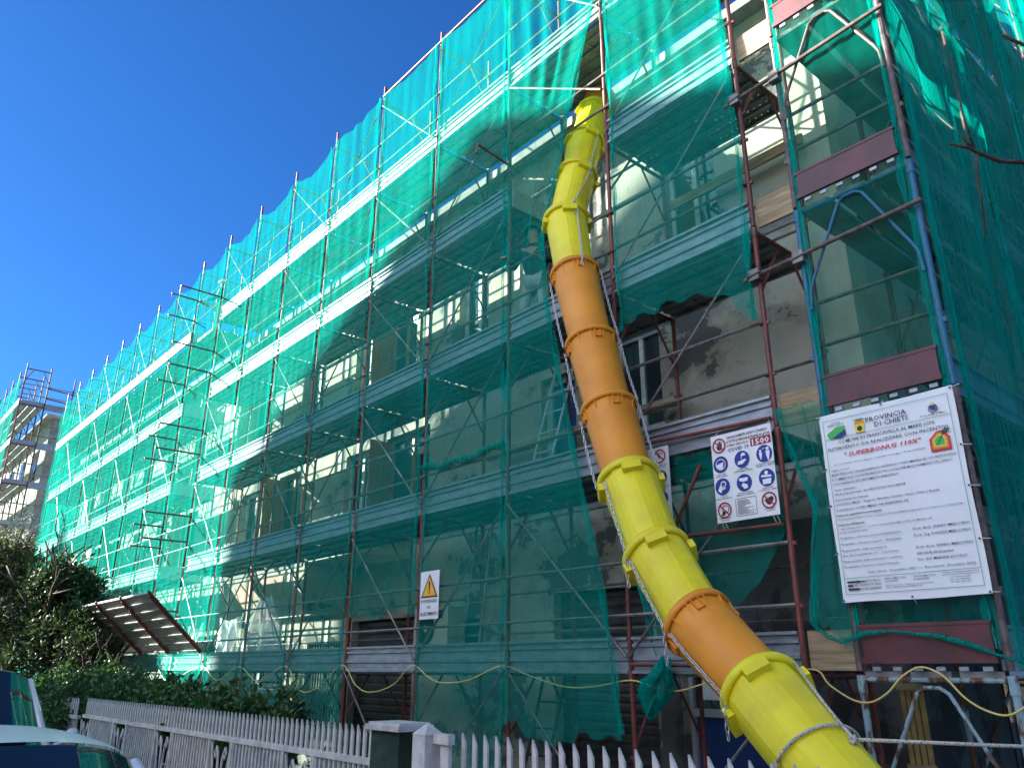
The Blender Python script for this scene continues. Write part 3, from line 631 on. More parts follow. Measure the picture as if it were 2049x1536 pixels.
# ================================================================== RUBBLE CHUTE
CP = [(-6.30,1.10,9.60),(-6.22,.86,9.20),(-6.08,.49,8.45),(-5.97,.20,7.72),(-5.85,-.14,6.86),(-5.572,-.306,5.974),(-5.218,-.447,4.965),(-4.90,-.575,4.13),(-4.565,-.719,3.335),(-4.125,-.93,2.615),(-3.65,-1.10,2.075),(-3.05,-1.27,1.60),(-2.48,-1.575,1.25),(-2.0,-1.85,.9)]
CR = [.215,.22,.225,.23,.245,.25,.25,.25,.25,.25,.25,.25,.25,.25]
CC = ['orange','yellow','yellow','yellow','yellow','orange','orange','orange','yellow','yellow','orange','yellow','yellow']
CC = ['orange','yellow','yellow','yellow','yellow','orange','orange','orange','yellow','yellow','orange','yellow']
CP = CP[:12]+[(-2.04,-1.80,.88)]
chute = thing('rubble_chute', (-2.1,-1.8,0), 'long yellow and orange plastic rubble chute curving down past the scaffolding to the gate', 'rubble chute')
names = ['short orange hopper at the top']+[None]*20
axes = []
for i in range(len(CC)):
    a = Vector(CP[i]); b = Vector(CP[i+1]); d = (b-a).normalized(); L = (b-a).length; axes.append((a, d, L))
    side = d.cross(Vector((0, 0, 1))).normalized(); upv = side.cross(d).normalized(); r = CR[i]
    n = 30; vs = []; fs = []; nseg = 8; yel = CC[i] == 'yellow'
    ext = .10
    prof = [(-.03, r*1.0), (0, r*1.03)]+[(L*q/nseg, r*(1.03-.13*q/nseg)) for q in range(1, nseg+1)]+[(L+ext, r*.885)]
    for s_, rad in prof:
        for k in range(n):
            an = 2*math.pi*k/n; rr_ = rad
            if yel: rr_ = rad*(1+.012*(1 if (k % 3) == 0 else -.25))
            vs.append(a+d*s_+(side*math.cos(an)+upv*math.sin(an))*rr_)
    for j in range(len(prof)-1):
        for k in range(n): fs.append((j*n+k, j*n+(k+1) % n, (j+1)*n+(k+1) % n, (j+1)*n+k))
    smb = MB().add(vs, fs)
    # collar with rim and lugs
    mb = MB(); n = 40
    if yel: pr = [(-.04, r*1.03), (-.045, r*1.16), (-.02, r*1.19), (.0, r*1.17), (.02, r*1.14), (.02, r*1.03)]
    else: pr = [(-.02, r*1.02), (-.02, r*1.14), (.012, r*1.15), (.03, r*1.12), (.035, r*1.02)]
    vs = [a+d*s_+(side*math.cos(2*math.pi*k/n)+upv*math.sin(2*math.pi*k/n))*rad for s_, rad in pr for k in range(n)]
    fs = [(j*n+k, j*n+(k+1) % n, ((j+1) % len(pr))*n+(k+1) % n, ((j+1) % len(pr))*n+k) for j in range(len(pr)) for k in range(n)]
    cmb = MB().add(vs, fs); lugs = []
    mb = smb; cam_dir = (CAM-a).normalized()
    a0 = math.atan2(cam_dir.dot(upv), cam_dir.dot(side))
    if yel:
        for q in range(4):
            an = a0+.25+q*math.pi/2; rad_ = (side*math.cos(an)+upv*math.sin(an)); tg = d.cross(rad_)
            lugs.append(MB().obox(a+d*.065+rad_*r*1.10, tg*.085, d*.042, rad_*.026))
    else:
        for q in range(12):
            an = a0+.1+q*math.pi/6; rad_ = (side*math.cos(an)+upv*math.sin(an)); tg = d.cross(rad_)
            mb.add([a+d*.03+rad_*r*1.12-tg*.004, a+d*.03+rad_*r*1.02-tg*.004, a+d*.15+rad_*r*1.0-tg*.004, a+d*.03+rad_*r*1.12+tg*.004, a+d*.03+rad_*r*1.02+tg*.004, a+d*.15+rad_*r*1.0+tg*.004],
                   [(0,1,2),(5,4,3),(0,2,5,3),(0,3,4,1),(1,4,5,2)])
        for q in (0, 3, 6, 9):
            an = a0+.36+q*math.pi/6; rad_ = (side*math.cos(an)+upv*math.sin(an)); tg = d.cross(rad_)
            for s_ in (-1, 1): mb.obox(a+d*.08+rad_*r*1.04+tg*.028*s_, tg*.004, d*.055, rad_*.014)
            mb.obox(a+d*.13+rad_*r*1.03, tg*.03, d*.004, rad_*.012)
    sec = smb.build('chute_section', CC[i], chute)
    if not yel: sec.data.polygons.foreach_set('use_smooth', [p_.index < 300 for p_ in sec.data.polygons])
    cmb.build('collar', CC[i], sec, smooth=True)
    for l_ in lugs: l_.build('lug', 'yellow', sec)
def link_mesh():
    mb = MB(); pts = []
    for k in range(12):
        a = 2*math.pi*k/12; pts.append((.0085*math.cos(a), 0, .0125*math.sin(a)+(.009 if math.sin(a) > 0 else -.009)))
    pts.append(pts[0]); mb.tube(pts, .0032, 6, cap=False); return mb
LK = link_mesh()
def chain(a, b, sagv, name='chain', parent=None, hang=0):
    mb = MB(); a = Vector(a); b = Vector(b); L = (b-a).length; n = max(3, int(L/.046))
    pts = [a.lerp(b, q/n)+Vector((0, 0, -1))*sagv*math.sin(math.pi*q/n) for q in range(n+1)]
    if hang: pts += [pts[-1]+Vector((0.003*q, 0, -.044*q)) for q in range(1, hang)]
    for q in range(len(pts)-1):
        c = (pts[q]+pts[q+1])/2; d = (pts[q+1]-pts[q]).normalized(); ref = Vector((.3, .9, .2)) if q % 2 else Vector((.9, -.3, .1))
        x = d.cross(ref).normalized(); y = d.cross(x); k = 1.3
        vs = [c+(x*v[0]+y*v[1]+d*v[2])*k for v in LK.v]; mb.add(vs, LK.f)
    return mb.build(name, 'chain', parent, smooth=True)
def surf(i, ang, s_=0.06, k=1.22):      # point on the chute surface; ang measured from the direction facing the camera
    a, d, L = axes[i]; side = d.cross(Vector((0, 0, 1))).normalized(); upv = side.cross(d).normalized()
    cdir = (CAM-a); a0 = math.atan2(cdir.dot(upv), cdir.dot(side)); an = a0+ang
    return a+d*s_+(side*math.cos(an)+upv*math.sin(an))*CR[i]*k
for i in range(2, 5): chain(surf(i, .55), surf(i+1, .45, -.02), .03, parent=chute, hang=5)
for i in range(5, 8):
    chain(surf(i, 1.45, k=1.18), surf(i+1, 1.42, -.02, 1.18), .05, parent=chute, hang=6); chain(surf(i, -1.45, k=1.18), surf(i+1, -1.42, -.02, 1.18), .05, parent=chute)
for i in range(8, 11): chain(surf(i, -.8, k=1.12), surf(i+1, -.8, -.02, 1.14), .01, parent=chute, hang=7)
p = surf(11, -1.0, .08, 1.12); MB().tube([p+Vector((0,0,.03)), p+Vector((-.02,-.03,.02)), p+Vector((-.02,-.04,-.02)), p+Vector((0,-.01,-.03))], .008, 8).build('hook', 'chain', chute, smooth=True)

# rope round the last section
a, d, L = axes[11]; side = d.cross(Vector((0, 0, 1))).normalized(); upv = side.cross(d).normalized()
mb = MB(); c = a+d*.62; pts = [c+(side*math.cos(t_)+upv*math.sin(t_))*.262+d*.04*math.sin(t_) for t_ in np.linspace(0, 2*math.pi, 36)]
mb.tube(pts, .010, 8); knot = Vector((-2.32,-1.60,1.40))
near = min(pts, key=lambda p_: (p_-knot).length)
mb.tube([near, near.lerp(knot, .6)+Vector((0,0,.01)), knot], .010, 8)
mb.tube([knot, knot.lerp(Vector((-1.2,-.30,1.36)), .5)+Vector((0,0,-.012)), Vector((-1.2,-.30,1.36))], .010, 8)
pp = surf(11, 1.35, .02, 1.15); mb.tube([pp, pp.lerp(knot, .5)+Vector((0,0,-.01)), knot], .009, 8)
for t_ in np.linspace(0, 6.28, 7): mb.tube([knot+Vector((.022*math.cos(t_), .01, .022*math.sin(t_))), knot+Vector((.022*math.cos(t_+2), -.015, .022*math.sin(t_+2)))], .010, 7)
mb.tube([knot, knot+Vector((.005,0,-.07)), knot+Vector((0,.01,-.14))], .008, 7)
tag(mb.build('rope', 'rope', smooth=True), 'knotted white braided rope looped round the lowest yellow chute section', 'rope')

# yellow cable
hp = [(-18.5,-.06,1.75),(-17.7,-.06,1.5),(-16.1,-.06,1.8),(-15.2,-.06,1.55),(-14.27,-.06,1.79),(-13.4,-.06,1.55),(-12.46,-.06,1.8),(-11.88,-.06,1.44),(-11.3,-.06,1.5),(-10.66,-.06,1.81),(-10.25,-.06,1.55),(-9.86,-.06,1.46),(-9.3,-.06,1.56),(-8.88,-.06,1.80),(-8.5,-.06,1.66),(-8.2,-.06,1.60),(-7.68,-.06,1.64),(-7.11,-.06,1.79),(-6.64,-.06,1.69),(-6.11,-.06,1.59),(-5.7,-.06,1.60),(-5.23,-.06,1.66),(-4.95,-.06,1.60),(-4.67,-.06,1.58),(-4.3,-.06,1.66),(-3.8,-.06,1.70),(-3.37,-.06,1.76),(-3.25,-.06,1.65),(-3.08,-.07,1.55),(-2.94,-.08,1.535),(-2.80,-.09,1.60),(-2.68,-.09,1.71),(-2.54,-.09,1.775),(-2.40,-.09,1.72),(-2.28,-.09,1.58),(-2.15,-.08,1.50),(-2.02,-.08,1.49),(-1.85,-.08,1.6)]
def smooth_path(p, n=5):
    out = []
    for i in range(len(p)-1):
        p0, p1, p2, p3 = [Vector(p[min(max(j, 0), len(p)-1)]) for j in (i-1, i, i+1, i+2)]
        for q in range(n):
            t_ = q/n; out.append(.5*((2*p1)+(-p0+p2)*t_+(2*p0-5*p1+4*p2-p3)*t_*t_+(-p0+3*p1-3*p2+p3)*t_**3))
    out.append(Vector(p[-1])); return out
tag(MB().tube(smooth_path(hp), .0075, 7).build('cable', 'hose', smooth=True), 'pale yellow cable sagging from pole to pole below the first deck', 'cable')

# ================================================================== SIGNS
def board(name, label, cat, x0, x1, z0, z1, y, m='sign', t=.004, wav=0):
    o = thing(name, ((x0+x1)/2, y, z0), label, cat)
    if wav:
        mb = MB(); nx, nz = 24, 30; vs = []
        for j in range(nz+1):
            for i in range(nx+1):
                s_, q = i/nx, j/nz; vs.append((x0+(x1-x0)*s_+.004*math.sin(9*q), y+wav*(.5*math.sin(5*s_+3*q)+.5*math.sin(11*q-4*s_))*math.sin(math.pi*s_)*.6, z0+(z1-z0)*q+.004*math.sin(8*s_)))
        fs = [(j*(nx+1)+i, j*(nx+1)+i+1, (j+1)*(nx+1)+i+1, (j+1)*(nx+1)+i) for j in range(nz) for i in range(nx)]
        mb.add(vs, fs).build('sheet', m, o, smooth=True)
    else: MB().box(x0, x1, y, y+t, z0, z1).build('panel', m, o)
    return o
# -- site banner
X0, X1, Z0, Z1 = -3.03, -1.985, 2.235, 3.715; BY = -.095; W_, H_ = X1-X0, Z1-Z0; ty = BY-.012
ban = board('site_banner', 'large white construction site banner reading SUPERBONUS 110% on the corner tower', 'banner', X0, X1, Z0, Z1, BY, 'vinyl', wav=.010)
fx = lambda u: X0+u*W_
fz_ = lambda v: Z1-v*H_
bk, gy, rd, gn = MB(), MB(), MB(), MB()
def T(mb, s, u0, u1, v, h, **k): text_into(mb, s, fx(u0), fz_(v), h*H_, ty, width=(u1-u0)*W_, **k)
T(bk, 'COMUNE DI FRANCAVILLA AL MARE (CH)', .14, .85, .171, .0165); T(bk, 'INTERVENTO DA REALIZZARE CON INCENTIVI', .05, .93, .205, .0165)
T(rd, '" SUPERBONUS 110%"', .17, .74, .250, .022, bold=True, shear=.2)
T(gy, 'D.L. N. 34/2020 - Decreto Rilancio, convertito con Legge n. 77 del 17/07/2020', .08, .76, .288, .008)
T(gy, 'Oggetto dei lavori:', .05, .20, .318, .010)
T(gy, 'MANUTENZIONE STRAORDINARIA DI UN EDIFICIO CONDOMINIALE AD USO RESIDENZIALE', .05, .95, .343, .0115)
T(gy, 'E COMMERCIALE CON INTERVENTI DI TIPO LOCALE PER MIGLIORAMENTO DEL LIVELLO', .05, .92, .368, .0115)
T(gy, 'DI SICUREZZA ED EFFICIENTAMENTO ENERGETICO.', .05, .55, .393, .0115)
T(gy, 'Titolo abilitativo:', .05, .23, .425, .0115); T(gy, 'CILA_Superbonus  del 04/11/2021 Prot.38194', .05, .58, .448, .0115)
T(gy, 'Autorizzazione Sismica:', .05, .31, .478, .0115); T(gy, "0000/2021-MUD - Regione Abruzzo Servizio Genio Civile L'Aquila", .05, .80, .503, .0115)
T(gy, 'Committenti: CONDOMINIO VIA AVENTINO 6/8', .05, .58, .533, .0125)
T(bk, 'Impresa appaltatrice principale:', .05, .39, .560, .0105, bold=True); T(gy, '"E BUILDING APPALTI S.R.L." con sede in Pescara (PE)Via Luigi Anelli n.21, Partita Iva 01235280688', .05, .93, .582, .008)
T(bk, 'Impresa affidataria:', .05, .25, .610, .0105, bold=True); T(gy, '" EDIL ITALIA S.R.L.S. ", con sede in Francavilla al Mare (CH), Via Maiella n.24,', .05, .72, .632, .008)
T(gy, 'Partita Iva 02818160695', .05, .26, .650, .008)
for v, a_, au, b_, b0, b1 in ((.680,'Progettista e Direttore Lavori Architettonico:',.50,'Dott. Arch. ENNIO MERCURIO',.58,.95),(.712,'Progettista e Direttore Lavori    Strutturale:',.49,'Dott. Ing. DAVIDE MERCURIO',.58,.95),
        (.745,'Responsabile della sicurezza in',.38,None,0,0),(.770,'fase di progettazione ed    esecuzione:',.46,'Dott. Arch. ENNIO MERCURIO',.58,.95),
        (.800,'Responsabile della sicurezza in cantiere:',.48,'RROKAJ Aleksander',.58,.82),(.828,'Progettista e Direttore Lavori Impianti:',.45,'Per. Ind. MARZIA DI IULIO',.58,.90)):
    T(gy, a_, .05, au, v, .011)
    if b_: T(gy, b_, b0, b1, v-.004, .0125)
T(gy, 'Inizio lavori:  Novembre 2021 ---- Fine Lavori:  Dicembre 2022', .22, .94, .862, .0115)
# frame lines and footer
def rect(mb, u0, u1, v0, v1, wd=.0035, y=ty):
    for a_, b_ in (((u0,v0),(u1,v0)),((u1,v0),(u1,v1)),((u1,v1),(u0,v1)),((u0,v1),(u0,v0))): mb.line((fx(a_[0]),fz_(a_[1])), (fx(b_[0]),fz_(b_[1])), wd, y)
rect(gn, .035, .965, .035, .960); gn.line((fx(.035),fz_(.140)), (fx(.965),fz_(.140)), .0035, ty-.001); gn.line((fx(.035),fz_(.880)), (fx(.965),fz_(.880)), .0035, ty-.001)
for j, (s, w2) in enumerate((('MERCURIO', .10), ('ARCHITETTURA', .04), ('INGEGNERIA', .085))):
    v = .905+.018*j; bk.plate([(fx(.055),fz_(v-.010)),(fx(.055+w2),fz_(v-.010)),(fx(.055+w2),fz_(v)),(fx(.055),fz_(v))], ty); T(bk, s, .06+w2, .30, v, .0105)
T(gy, 'ENNIO MERCURIO', .33, .48, .900, .008); T(gy, 'ARCHITETTO', .33, .43, .912, .007); T(gy, 'DAVIDE MERCURIO', .53, .68, .900, .008); T(gy, 'INGEGNERE', .53, .63, .912, .007)
T(gy, 'VIA FORO A. SNC - PIAZZA DE. ANGELI FUSTIDA', .33, .66, .932, .006); T(gy, '66023 - FRANCAVILLA AL MARE (CH)', .33, .58, .942, .006)
T(gy, 'info@mercurioarchitetturaingegneria.com', .72, .95, .893, .006); T(gy, 'www.mercurioarchitetturaingegneria.com', .72, .95, .903, .006)
for j, s in enumerate(('+39 085 816681', '+39 333 7382843', '+39 347 7401672')): T(gy, s, .76, .89, .916+.011*j, .006)
# header
T(gy, 'REGIONE', .10, .17, .056, .008); T(gy, 'ABRUZZO', .065, .20, .070, .011)
T(bk, 'PROVINCIA', .37, .67, .090, .026); T(bk, 'DI CHIETI', .43, .67, .123, .026)
T(bk, 'Francavilla al Mare', .76, .94, .128, .009)
bk.build('black_lettering', 'black', ban); gy.build('grey_lettering', 'grey_ink', ban); rd.build('red_lettering', 'red_ink', ban); gn.build('green_rule', 'green_ink', ban)
P = lambda u, v: (fx(u), fz_(v))
MB().plate([P(.06,.118),P(.06,.108),P(.14,.078),P(.205,.078),P(.205,.10),P(.09,.138),P(.07,.134)][::-1], ty, mi=0).build('green_shield', 'leaf_green', ban)
MB().plate([P(.10,.139),P(.205,.102),P(.205,.130),P(.17,.138),P(.14,.141)][::-1], ty-.001).build('blue_shield', 'navy', ban)
mb = MB().plate([P(.28,.088),P(.355,.088),P(.35,.135),P(.285,.135)][::-1], ty, mi=0).disc(fx(.318), fz_(.114), .021, ty-.001, mi=1).plate([P(.28,.088),P(.29,.068),P(.35,.068),P(.355,.088)][::-1], ty-.0005, mi=2)
for q in range(7): a_ = -1.1+q*.37; mb.line(P(.318,.070), (fx(.318)+.05*math.sin(a_), fz_(.070)+.022*math.cos(a_)), .006, ty-.0015, 3)
mb.build('province_crest', ['ink_yellow', 'black', 'ink_orange', 'leaf_green'], ban)
mb = MB().ring(fx(.855), fz_(.095), .027, .034, ty, mi=0).plate([P(.835,.080),P(.875,.080),P(.875,.098),P(.855,.106),P(.835,.098)][::-1], ty-.001, mi=1).box(fx(.84), fx(.87), ty-.001, ty, fz_(.077), fz_(.066), 2)
mb.build('town_crest', ['grey_ink', 'navy', 'ink_yellow'], ban)
mb = MB(); c = P(.862, .262)
for j, (k, mi) in enumerate(((1, 0), (.80, 1), (.62, 2), (.46, 3))):
    mb.plate([(c[0]+a_*k*.072, c[1]+b_*k*.075) for a_, b_ in ((-1,-1),(1,-1),(1,.25),(.45,1),(-.2,.95),(-1,.25))], ty-.001*j, mi=mi)
mb.plate([(c[0]+.02, c[1]+.045), (c[0]+.055, c[1]+.05), (c[0]+.085, c[1]+.078), (c[0]+.05, c[1]+.085), (c[0]+.02, c[1]+.065)], ty-.005, mi=4).line((c[0]-.02, c[1]-.03), (c[0]+.035, c[1]+.055), .006, ty-.005, 4)
mb.build('house_emblem', ['red_ink', 'ink_orange', 'ink_yellow', 'leaf_green', 'dark_green'], ban)
for (u, v, du, dv) in ((.01,.01,-.05,-.02),(.99,.01,.05,-.02),(.01,.5,-.05,.0),(.99,.5,.05,0),(.01,.99,-.04,.0),(.99,.99,.04,0),(.5,.01,0,-.03),(.5,.99,0,.03),(.99,.3,.05,0),(.99,.75,.05,0),(.01,.3,-.05,0),(.01,.75,-.05,0)):
    mb = MB(); mb.tube([(fx(u), ty, fz_(v)), (fx(u+du), -.05, fz_(v+dv))], .003, 5, mi=0); mb.disc(fx(u), fz_(v), .008, ty-.001, mi=1, n=10); mb.build('cable_tie', ['vinyl', 'black'], ban)

# -- pictogram helpers
def prohib(mr, mk, x, z, r, y): mr.ring(x, z, r*.80, r, y-.0020); d = r*.62; mr.line((x-d, z+d), (x+d, z-d), r*.17, y-.0022)
def person_icon(mb, x, z, h, y): mb.disc(x, z+h*.40, h*.13, y, n=14); mb.plate([(x-h*.15,z-h*.05),(x-h*.04,z-h*.5),(x+h*.04,z-h*.5),(x+h*.15,z-h*.05),(x+h*.17,z+h*.25),(x-h*.17,z+h*.25)], y)
# -- covid sign
x0, x1, z0, z1 = -4.085, -3.465, 2.975, 3.77; y = -.11; W2, H2 = x1-x0, z1-z0; yy = y-.003
cv = board('safety_sign', 'white COVID 19 site safety sign with rows of blue and red pictograms, number 1500', 'safety sign', x0, x1, z0, z1, y)
gx = lambda u: x0+u*W2
gz = lambda v: z1-v*H2
bk, nv, cr, wh, gy = MB(), MB(), MB(), MB(), MB()
def T2(mb, s, u0, u1, v, h, **k): text_into(mb, s, gx(u0), gz(v), h*H2, k.pop('yy', yy), width=(u1-u0)*W2, **k)
T2(bk, "E RIGOROSAMENTE VIETATO L'INGRESSO", .28, .95, .070, .030, bold=True); T2(bk, 'A TUTTE LE PERSONE ESTRANEE AI LAVORI', .27, .98, .118, .030, bold=True)
T2(cr, 'NUMERO EMERGENZA', .27, .63, .160, .024); T2(nv, 'COVID 19', .28, .63, .222, .042, bold=True)
cr.plate([(gx(.66),gz(.215)),(gx(.985),gz(.215)),(gx(.985),gz(.125)),(gx(.66),gz(.125))], yy); T2(wh, '1500', .69, .96, .205, .065, bold=True, yy=yy-.001)
prohib(cr, bk, gx(.14), gz(.125), .070, yy)
bk.plate([(gx(.14)+a*.030, gz(.125)+b*.042) for a, b in ((-.5,-1),(.7,-1),(1,-.1),(1,.7),(.75,.8),(.6,.1),(.5,1),(.2,1),(.12,.1),(0,1),(-.25,.9),(-.2,0),(-.45,.7),(-.7,.55),(-.55,-.2),(-1,.1),(-1,-.2))], yy-.001)
gr = [(.14,.345),(.50,.335),(.86,.325),(.14,.600),(.50,.600),(.86,.590)]
for q, (u, v) in enumerate(gr):
    nv.disc(gx(u), gz(v), .077, yy); X, Z = gx(u), gz(v); Y = yy-.001
    if q == 0: wh.ring(X, Z, .046, .052, Y); wh.plate([(X-.045,Z+.0),(X+.03,Z+.02),(X+.02,Z-.045),(X-.02,Z-.05),(X-.045,Z-.03)][::-1], Y)
    elif q == 1: wh.plate([(X-.05,Z-.04),(X+.0,Z-.045),(X+.045,Z-.01),(X+.03,Z+.0),(X-.04,Z-.015)], Y); wh.plate([(X-.01,Z+.03),(X+.04,Z+.03),(X+.03,Z+.055),(X+.0,Z+.055)], Y); wh.line((X-.005,Z+.03),(X-.005,Z+.005),.006,Y)
    elif q == 2: person_icon(wh, X-.035, Z-.005, .085, Y); person_icon(wh, X+.035, Z-.005, .115, Y); wh.line((X-.02,Z+.045),(X+.015,Z+.045),.004,Y)
    elif q == 3: wh.plate([(X-.05,Z-.03),(X-.02,Z-.055),(X+.005,Z-.01),(X-.025,Z+.015)], Y); wh.ring(X+.01, Z+.02, .02, .030, Y, n=16); wh.plate([(X+.0,Z-.03),(X+.03,Z-.02),(X+.035,Z+.02),(X+.0,Z+.0)], Y)
    elif q == 4: wh.plate([(X-.05,Z+.045),(X+.04,Z+.045),(X+.035,Z+.015),(X-.005,Z+.01),(X-.045,Z+.02)], Y); wh.plate([(X-.01,Z+.0),(X+.03,Z-.02),(X+.035,Z-.05),(X+.0,Z-.055),(X-.03,Z-.02)], Y)
    else: wh.disc(X, Z+.042, .018, Y-.0003, n=16); wh.line((X-.05,Z+.018),(X+.045,Z+.010),.018,Y); wh.plate([(X-.04,Z-.055),(X+.035,Z-.055),(X+.042,Z-.01),(X-.042,Z-.01)], Y)
for (u, v, a, b) in ((.14,.465,'INDOSSARE','LA MASCHERINA'),(.50,.450,'LAVARE FREQ.','FREQUENTEMENTE LE MANI'),(.86,.440,'MANTENERE LA DISTANZA','MINIMA DI 1 METRO'),(.14,.720,'I GUANTI','SONO OBBLIGATORI'),(.50,.715,'CONTROLLO DELLA','TEMPERATURA OBBLIGATORIO'),(.86,.705,'STARNUTIRE','E TOSSIRE NEL GOMITO'),(.14,.960,'NON TOCCARSI','LA FACCIA'),(.86,.930,'EVITARE IL','CONTATTO')):
    for j, s in enumerate((a, b)):
        wdt = min(.30, .0165*len(s)); T2(gy, s, u-wdt/2, u+wdt/2, v+.022*j, .013, bold=True)
for (u, v) in ((.14,.865),(.86,.835)):
    prohib(cr, bk, gx(u), gz(v), .072, yy)
    if u < .5: bk.ring(gx(u)+.01, gz(v)+.008, .030, .036, yy-.001); bk.plate([(gx(u)-.035,gz(v)-.045),(gx(u)+.0,gz(v)-.045),(gx(u)+.008,gz(v)-.015),(gx(u)-.02,gz(v)-.005)], yy-.001)
    else: bk.plate([(gx(u)+a*.045, gz(v)+b*.038) for a, b in ((-1,.1),(-.4,-.9),(.2,-1),(.5,-.6),(1,.2),(.6,.9),(.0,.6),(-.4,.5))], yy-.001)
for a, b in (((.33,.765),(.66,.765)),((.66,.765),(.66,.955)),((.66,.955),(.33,.955)),((.33,.955),(.33,.765))): nv.line((gx(a[0]),gz(a[1])), (gx(b[0]),gz(b[1])), .004, yy)
rr = random.Random(3)
for j in range(13): gy.line((gx(.355),gz(.785+.0125*j)), (gx(.355+rr.uniform(.12,.28)),gz(.785+.0125*j)), .0035, yy)
for nme, m_, b_ in (('black_lettering','black',bk),('navy_pictogram','navy',nv),('red_ring','crimson',cr),('white_symbol','vinyl',wh),('grey_lettering','grey_ink',gy)): b_.build(nme, m_, cv)
for u in (.06, .12, .88, .94): MB().tube([(gx(u), y, gz(.985)), (gx(u)+.005, -.06, gz(1.08))], .0025, 5).build('cable_tie', 'vinyl', cv)
for u in (.08, .95): MB().tube([(gx(u), y, gz(.015)), (gx(u), -.06, gz(-.06))], .0025, 5).build('cable_tie', 'vinyl', cv)
# -- second safety sign, partly behind the chute
x0, x1, z0, z1 = -5.19, -4.575, 3.01, 3.80; W2, H2 = x1-x0, z1-z0; y = -.11; yy = y-.003
ss = board('safety_sign', 'white safety sign with gloves pictogram and yellow triangle, half hidden by the chute', 'safety sign', x0, x1, z0, z1, y)
bk, nv, cr, wh, gy, am = MB(), MB(), MB(), MB(), MB(), MB()
for j, u in enumerate((.17, .50, .83)):
    prohib(cr, bk, gx(u), gz(.115), .070, yy); person_icon(bk, gx(u)-.01, gz(.115), .06, yy-.001); bk.line((gx(u)+.01,gz(.06)),(gx(u)+.035,gz(.10)),.006,yy-.001)
    for i, v in enumerate((.385, .640)):
        nv.disc(gx(u), gz(v), .070, yy); X, Z = gx(u), gz(v)
        if i == 0: wh.plate([(X-.045,Z-.03),(X-.02,Z-.05),(X+.0,Z+.0),(X-.03,Z+.015)], yy-.001); wh.ring(X+.012, Z+.02, .018, .027, yy-.001, n=14); wh.line((X+.015,Z-.03),(X+.035,Z+.02),.010,yy-.001)
        else: wh.line((X-.015,Z+.055),(X-.015,Z-.055),.012,yy-.001); wh.line((X+.02,Z+.04),(X+.02,Z-.05),.004,yy-.001)
    tri = [(gx(u)-.068,gz(.945)),(gx(u)+.068,gz(.945)),(gx(u),gz(.79))]; bk.plate(tri, yy); cx, cz = gx(u), gz(.893)
    am.plate([(cx+(a-cx)*.76, cz+(b-cz)*.76) for a, b in tri], yy-.001); bk.line((cx-.01,cz+.045),(cx+.006,cz+.0),.010,yy-.002); bk.line((cx+.006,cz+.01),(cx-.006,cz-.022),.008,yy-.002)
    for v, a, b in ((.235,'NON PASSARE SOTTO','CARICHI SOSPESI'),(.500,'GUANTI','DI PROTEZIONE'),(.755,'CONTROLLARE','FUNI E CATENE'),(.965,'PERICOLO','')):
        T2(gy, a, u-.13, u+.13, v, .012, bold=True)
        if b: T2(gy, b, u-.11, u+.11, v+.020, .012, bold=True)
for nme, m_, b_ in (('black_symbol','black',bk),('navy_pictogram','navy',nv),('red_ring','crimson',cr),('white_symbol','vinyl',wh),('grey_lettering','grey_ink',gy),('amber_triangle','amber',am)): b_.build(nme, m_, ss)
# -- scaffold warning sign
x0, x1, z0, z1 = -8.655, -8.25, 2.345, 2.935; W2, H2 = x1-x0, z1-z0; y = -.13; yy = y-.003
ps = board('warning_sign', 'white sign with yellow warning triangle reading PONTEGGIO IN ALLESTIMENTO, tied on the net', 'warning sign', x0, x1, z0, z1, y)
bk, am = MB(), MB(); cx = gx(.5)
tri = [(gx(.05),gz(.555)),(gx(.95),gz(.555)),(cx,gz(.05))]; bk.plate(tri, yy); cz = gz(.39); am.plate([(cx+(a-cx)*.80, cz+(b-cz)*.80) for a, b in tri], yy-.001)
bk.plate([(cx-.010,gz(.42)),(cx+.010,gz(.42)),(cx+.02,gz(.24)),(cx+.012,gz(.215)),(cx-.012,gz(.215)),(cx-.02,gz(.24))], yy-.002).disc(cx, gz(.46), .014, yy-.002, n=14)
T2(bk, 'PONTEGGIO', .08, .92, .665, .07, bold=True); T2(bk, 'IN', .42, .58, .79, .07); T2(bk, 'ALLESTIMENTO', .04, .96, .925, .07, bold=True)
bk.build('black_lettering', 'black', ps); am.build('amber_triangle', 'amber', ps)

# ================================================================== CANOPY (fan of planks over the entrance)
cn = thing('fan_canopy', (-18.8,-.05,2.1), 'slanted canopy of grey steel planks in rusty red frames above the entrance', 'canopy')
A0 = Vector((0,-.06,2.10)); A1 = Vector((0,-1.17,3.12)); dv = (A1-A0); nrm = Vector((0, dv.z, -dv.y)).normalized()*-1
for b in range(3):
    xa, xb = -21.55+1.8*b, -21.55+1.8*(b+1)
    for q in range(7):
        p0 = A0+dv*((q+.04)/7); p1 = A0+dv*((q+.96)/7); mid = (p0+p1)/2
        mb = MB(); mb.obox((( xa+xb)/2, mid.y, mid.z), (.87,0,0), (p1-p0)/2, Vector((0,nrm.y,nrm.z))*.004)
        for e in (p0, p1): mb.obox(((xa+xb)/2, e.y, e.z), (.87,0,0), (p1-p0)*.06, Vector((0,nrm.y,nrm.z))*.028)
        mb.build('plank', 'deck', cn)
for b in range(4):
    xa = -21.55+1.8*b; n2 = Vector((0, nrm.y, nrm.z))*-.05
    for sgn in (-1, 1):
        pass
    MB().tube([(xa, A0.y, A0.z-.03), (xa, A1.y-.05, A1.z+.02)], .028, 8).tube([(xa, A0.y-.02, A0.z-.06), (xa, A1.y, A1.z-.08)], .018, 6).build('support_tube', 'red', cn)
    MB().tube([(xa, A1.y, A1.z), (xa, 0, 3.75)], .006, 5).build('stay_wire', 'steel', cn)

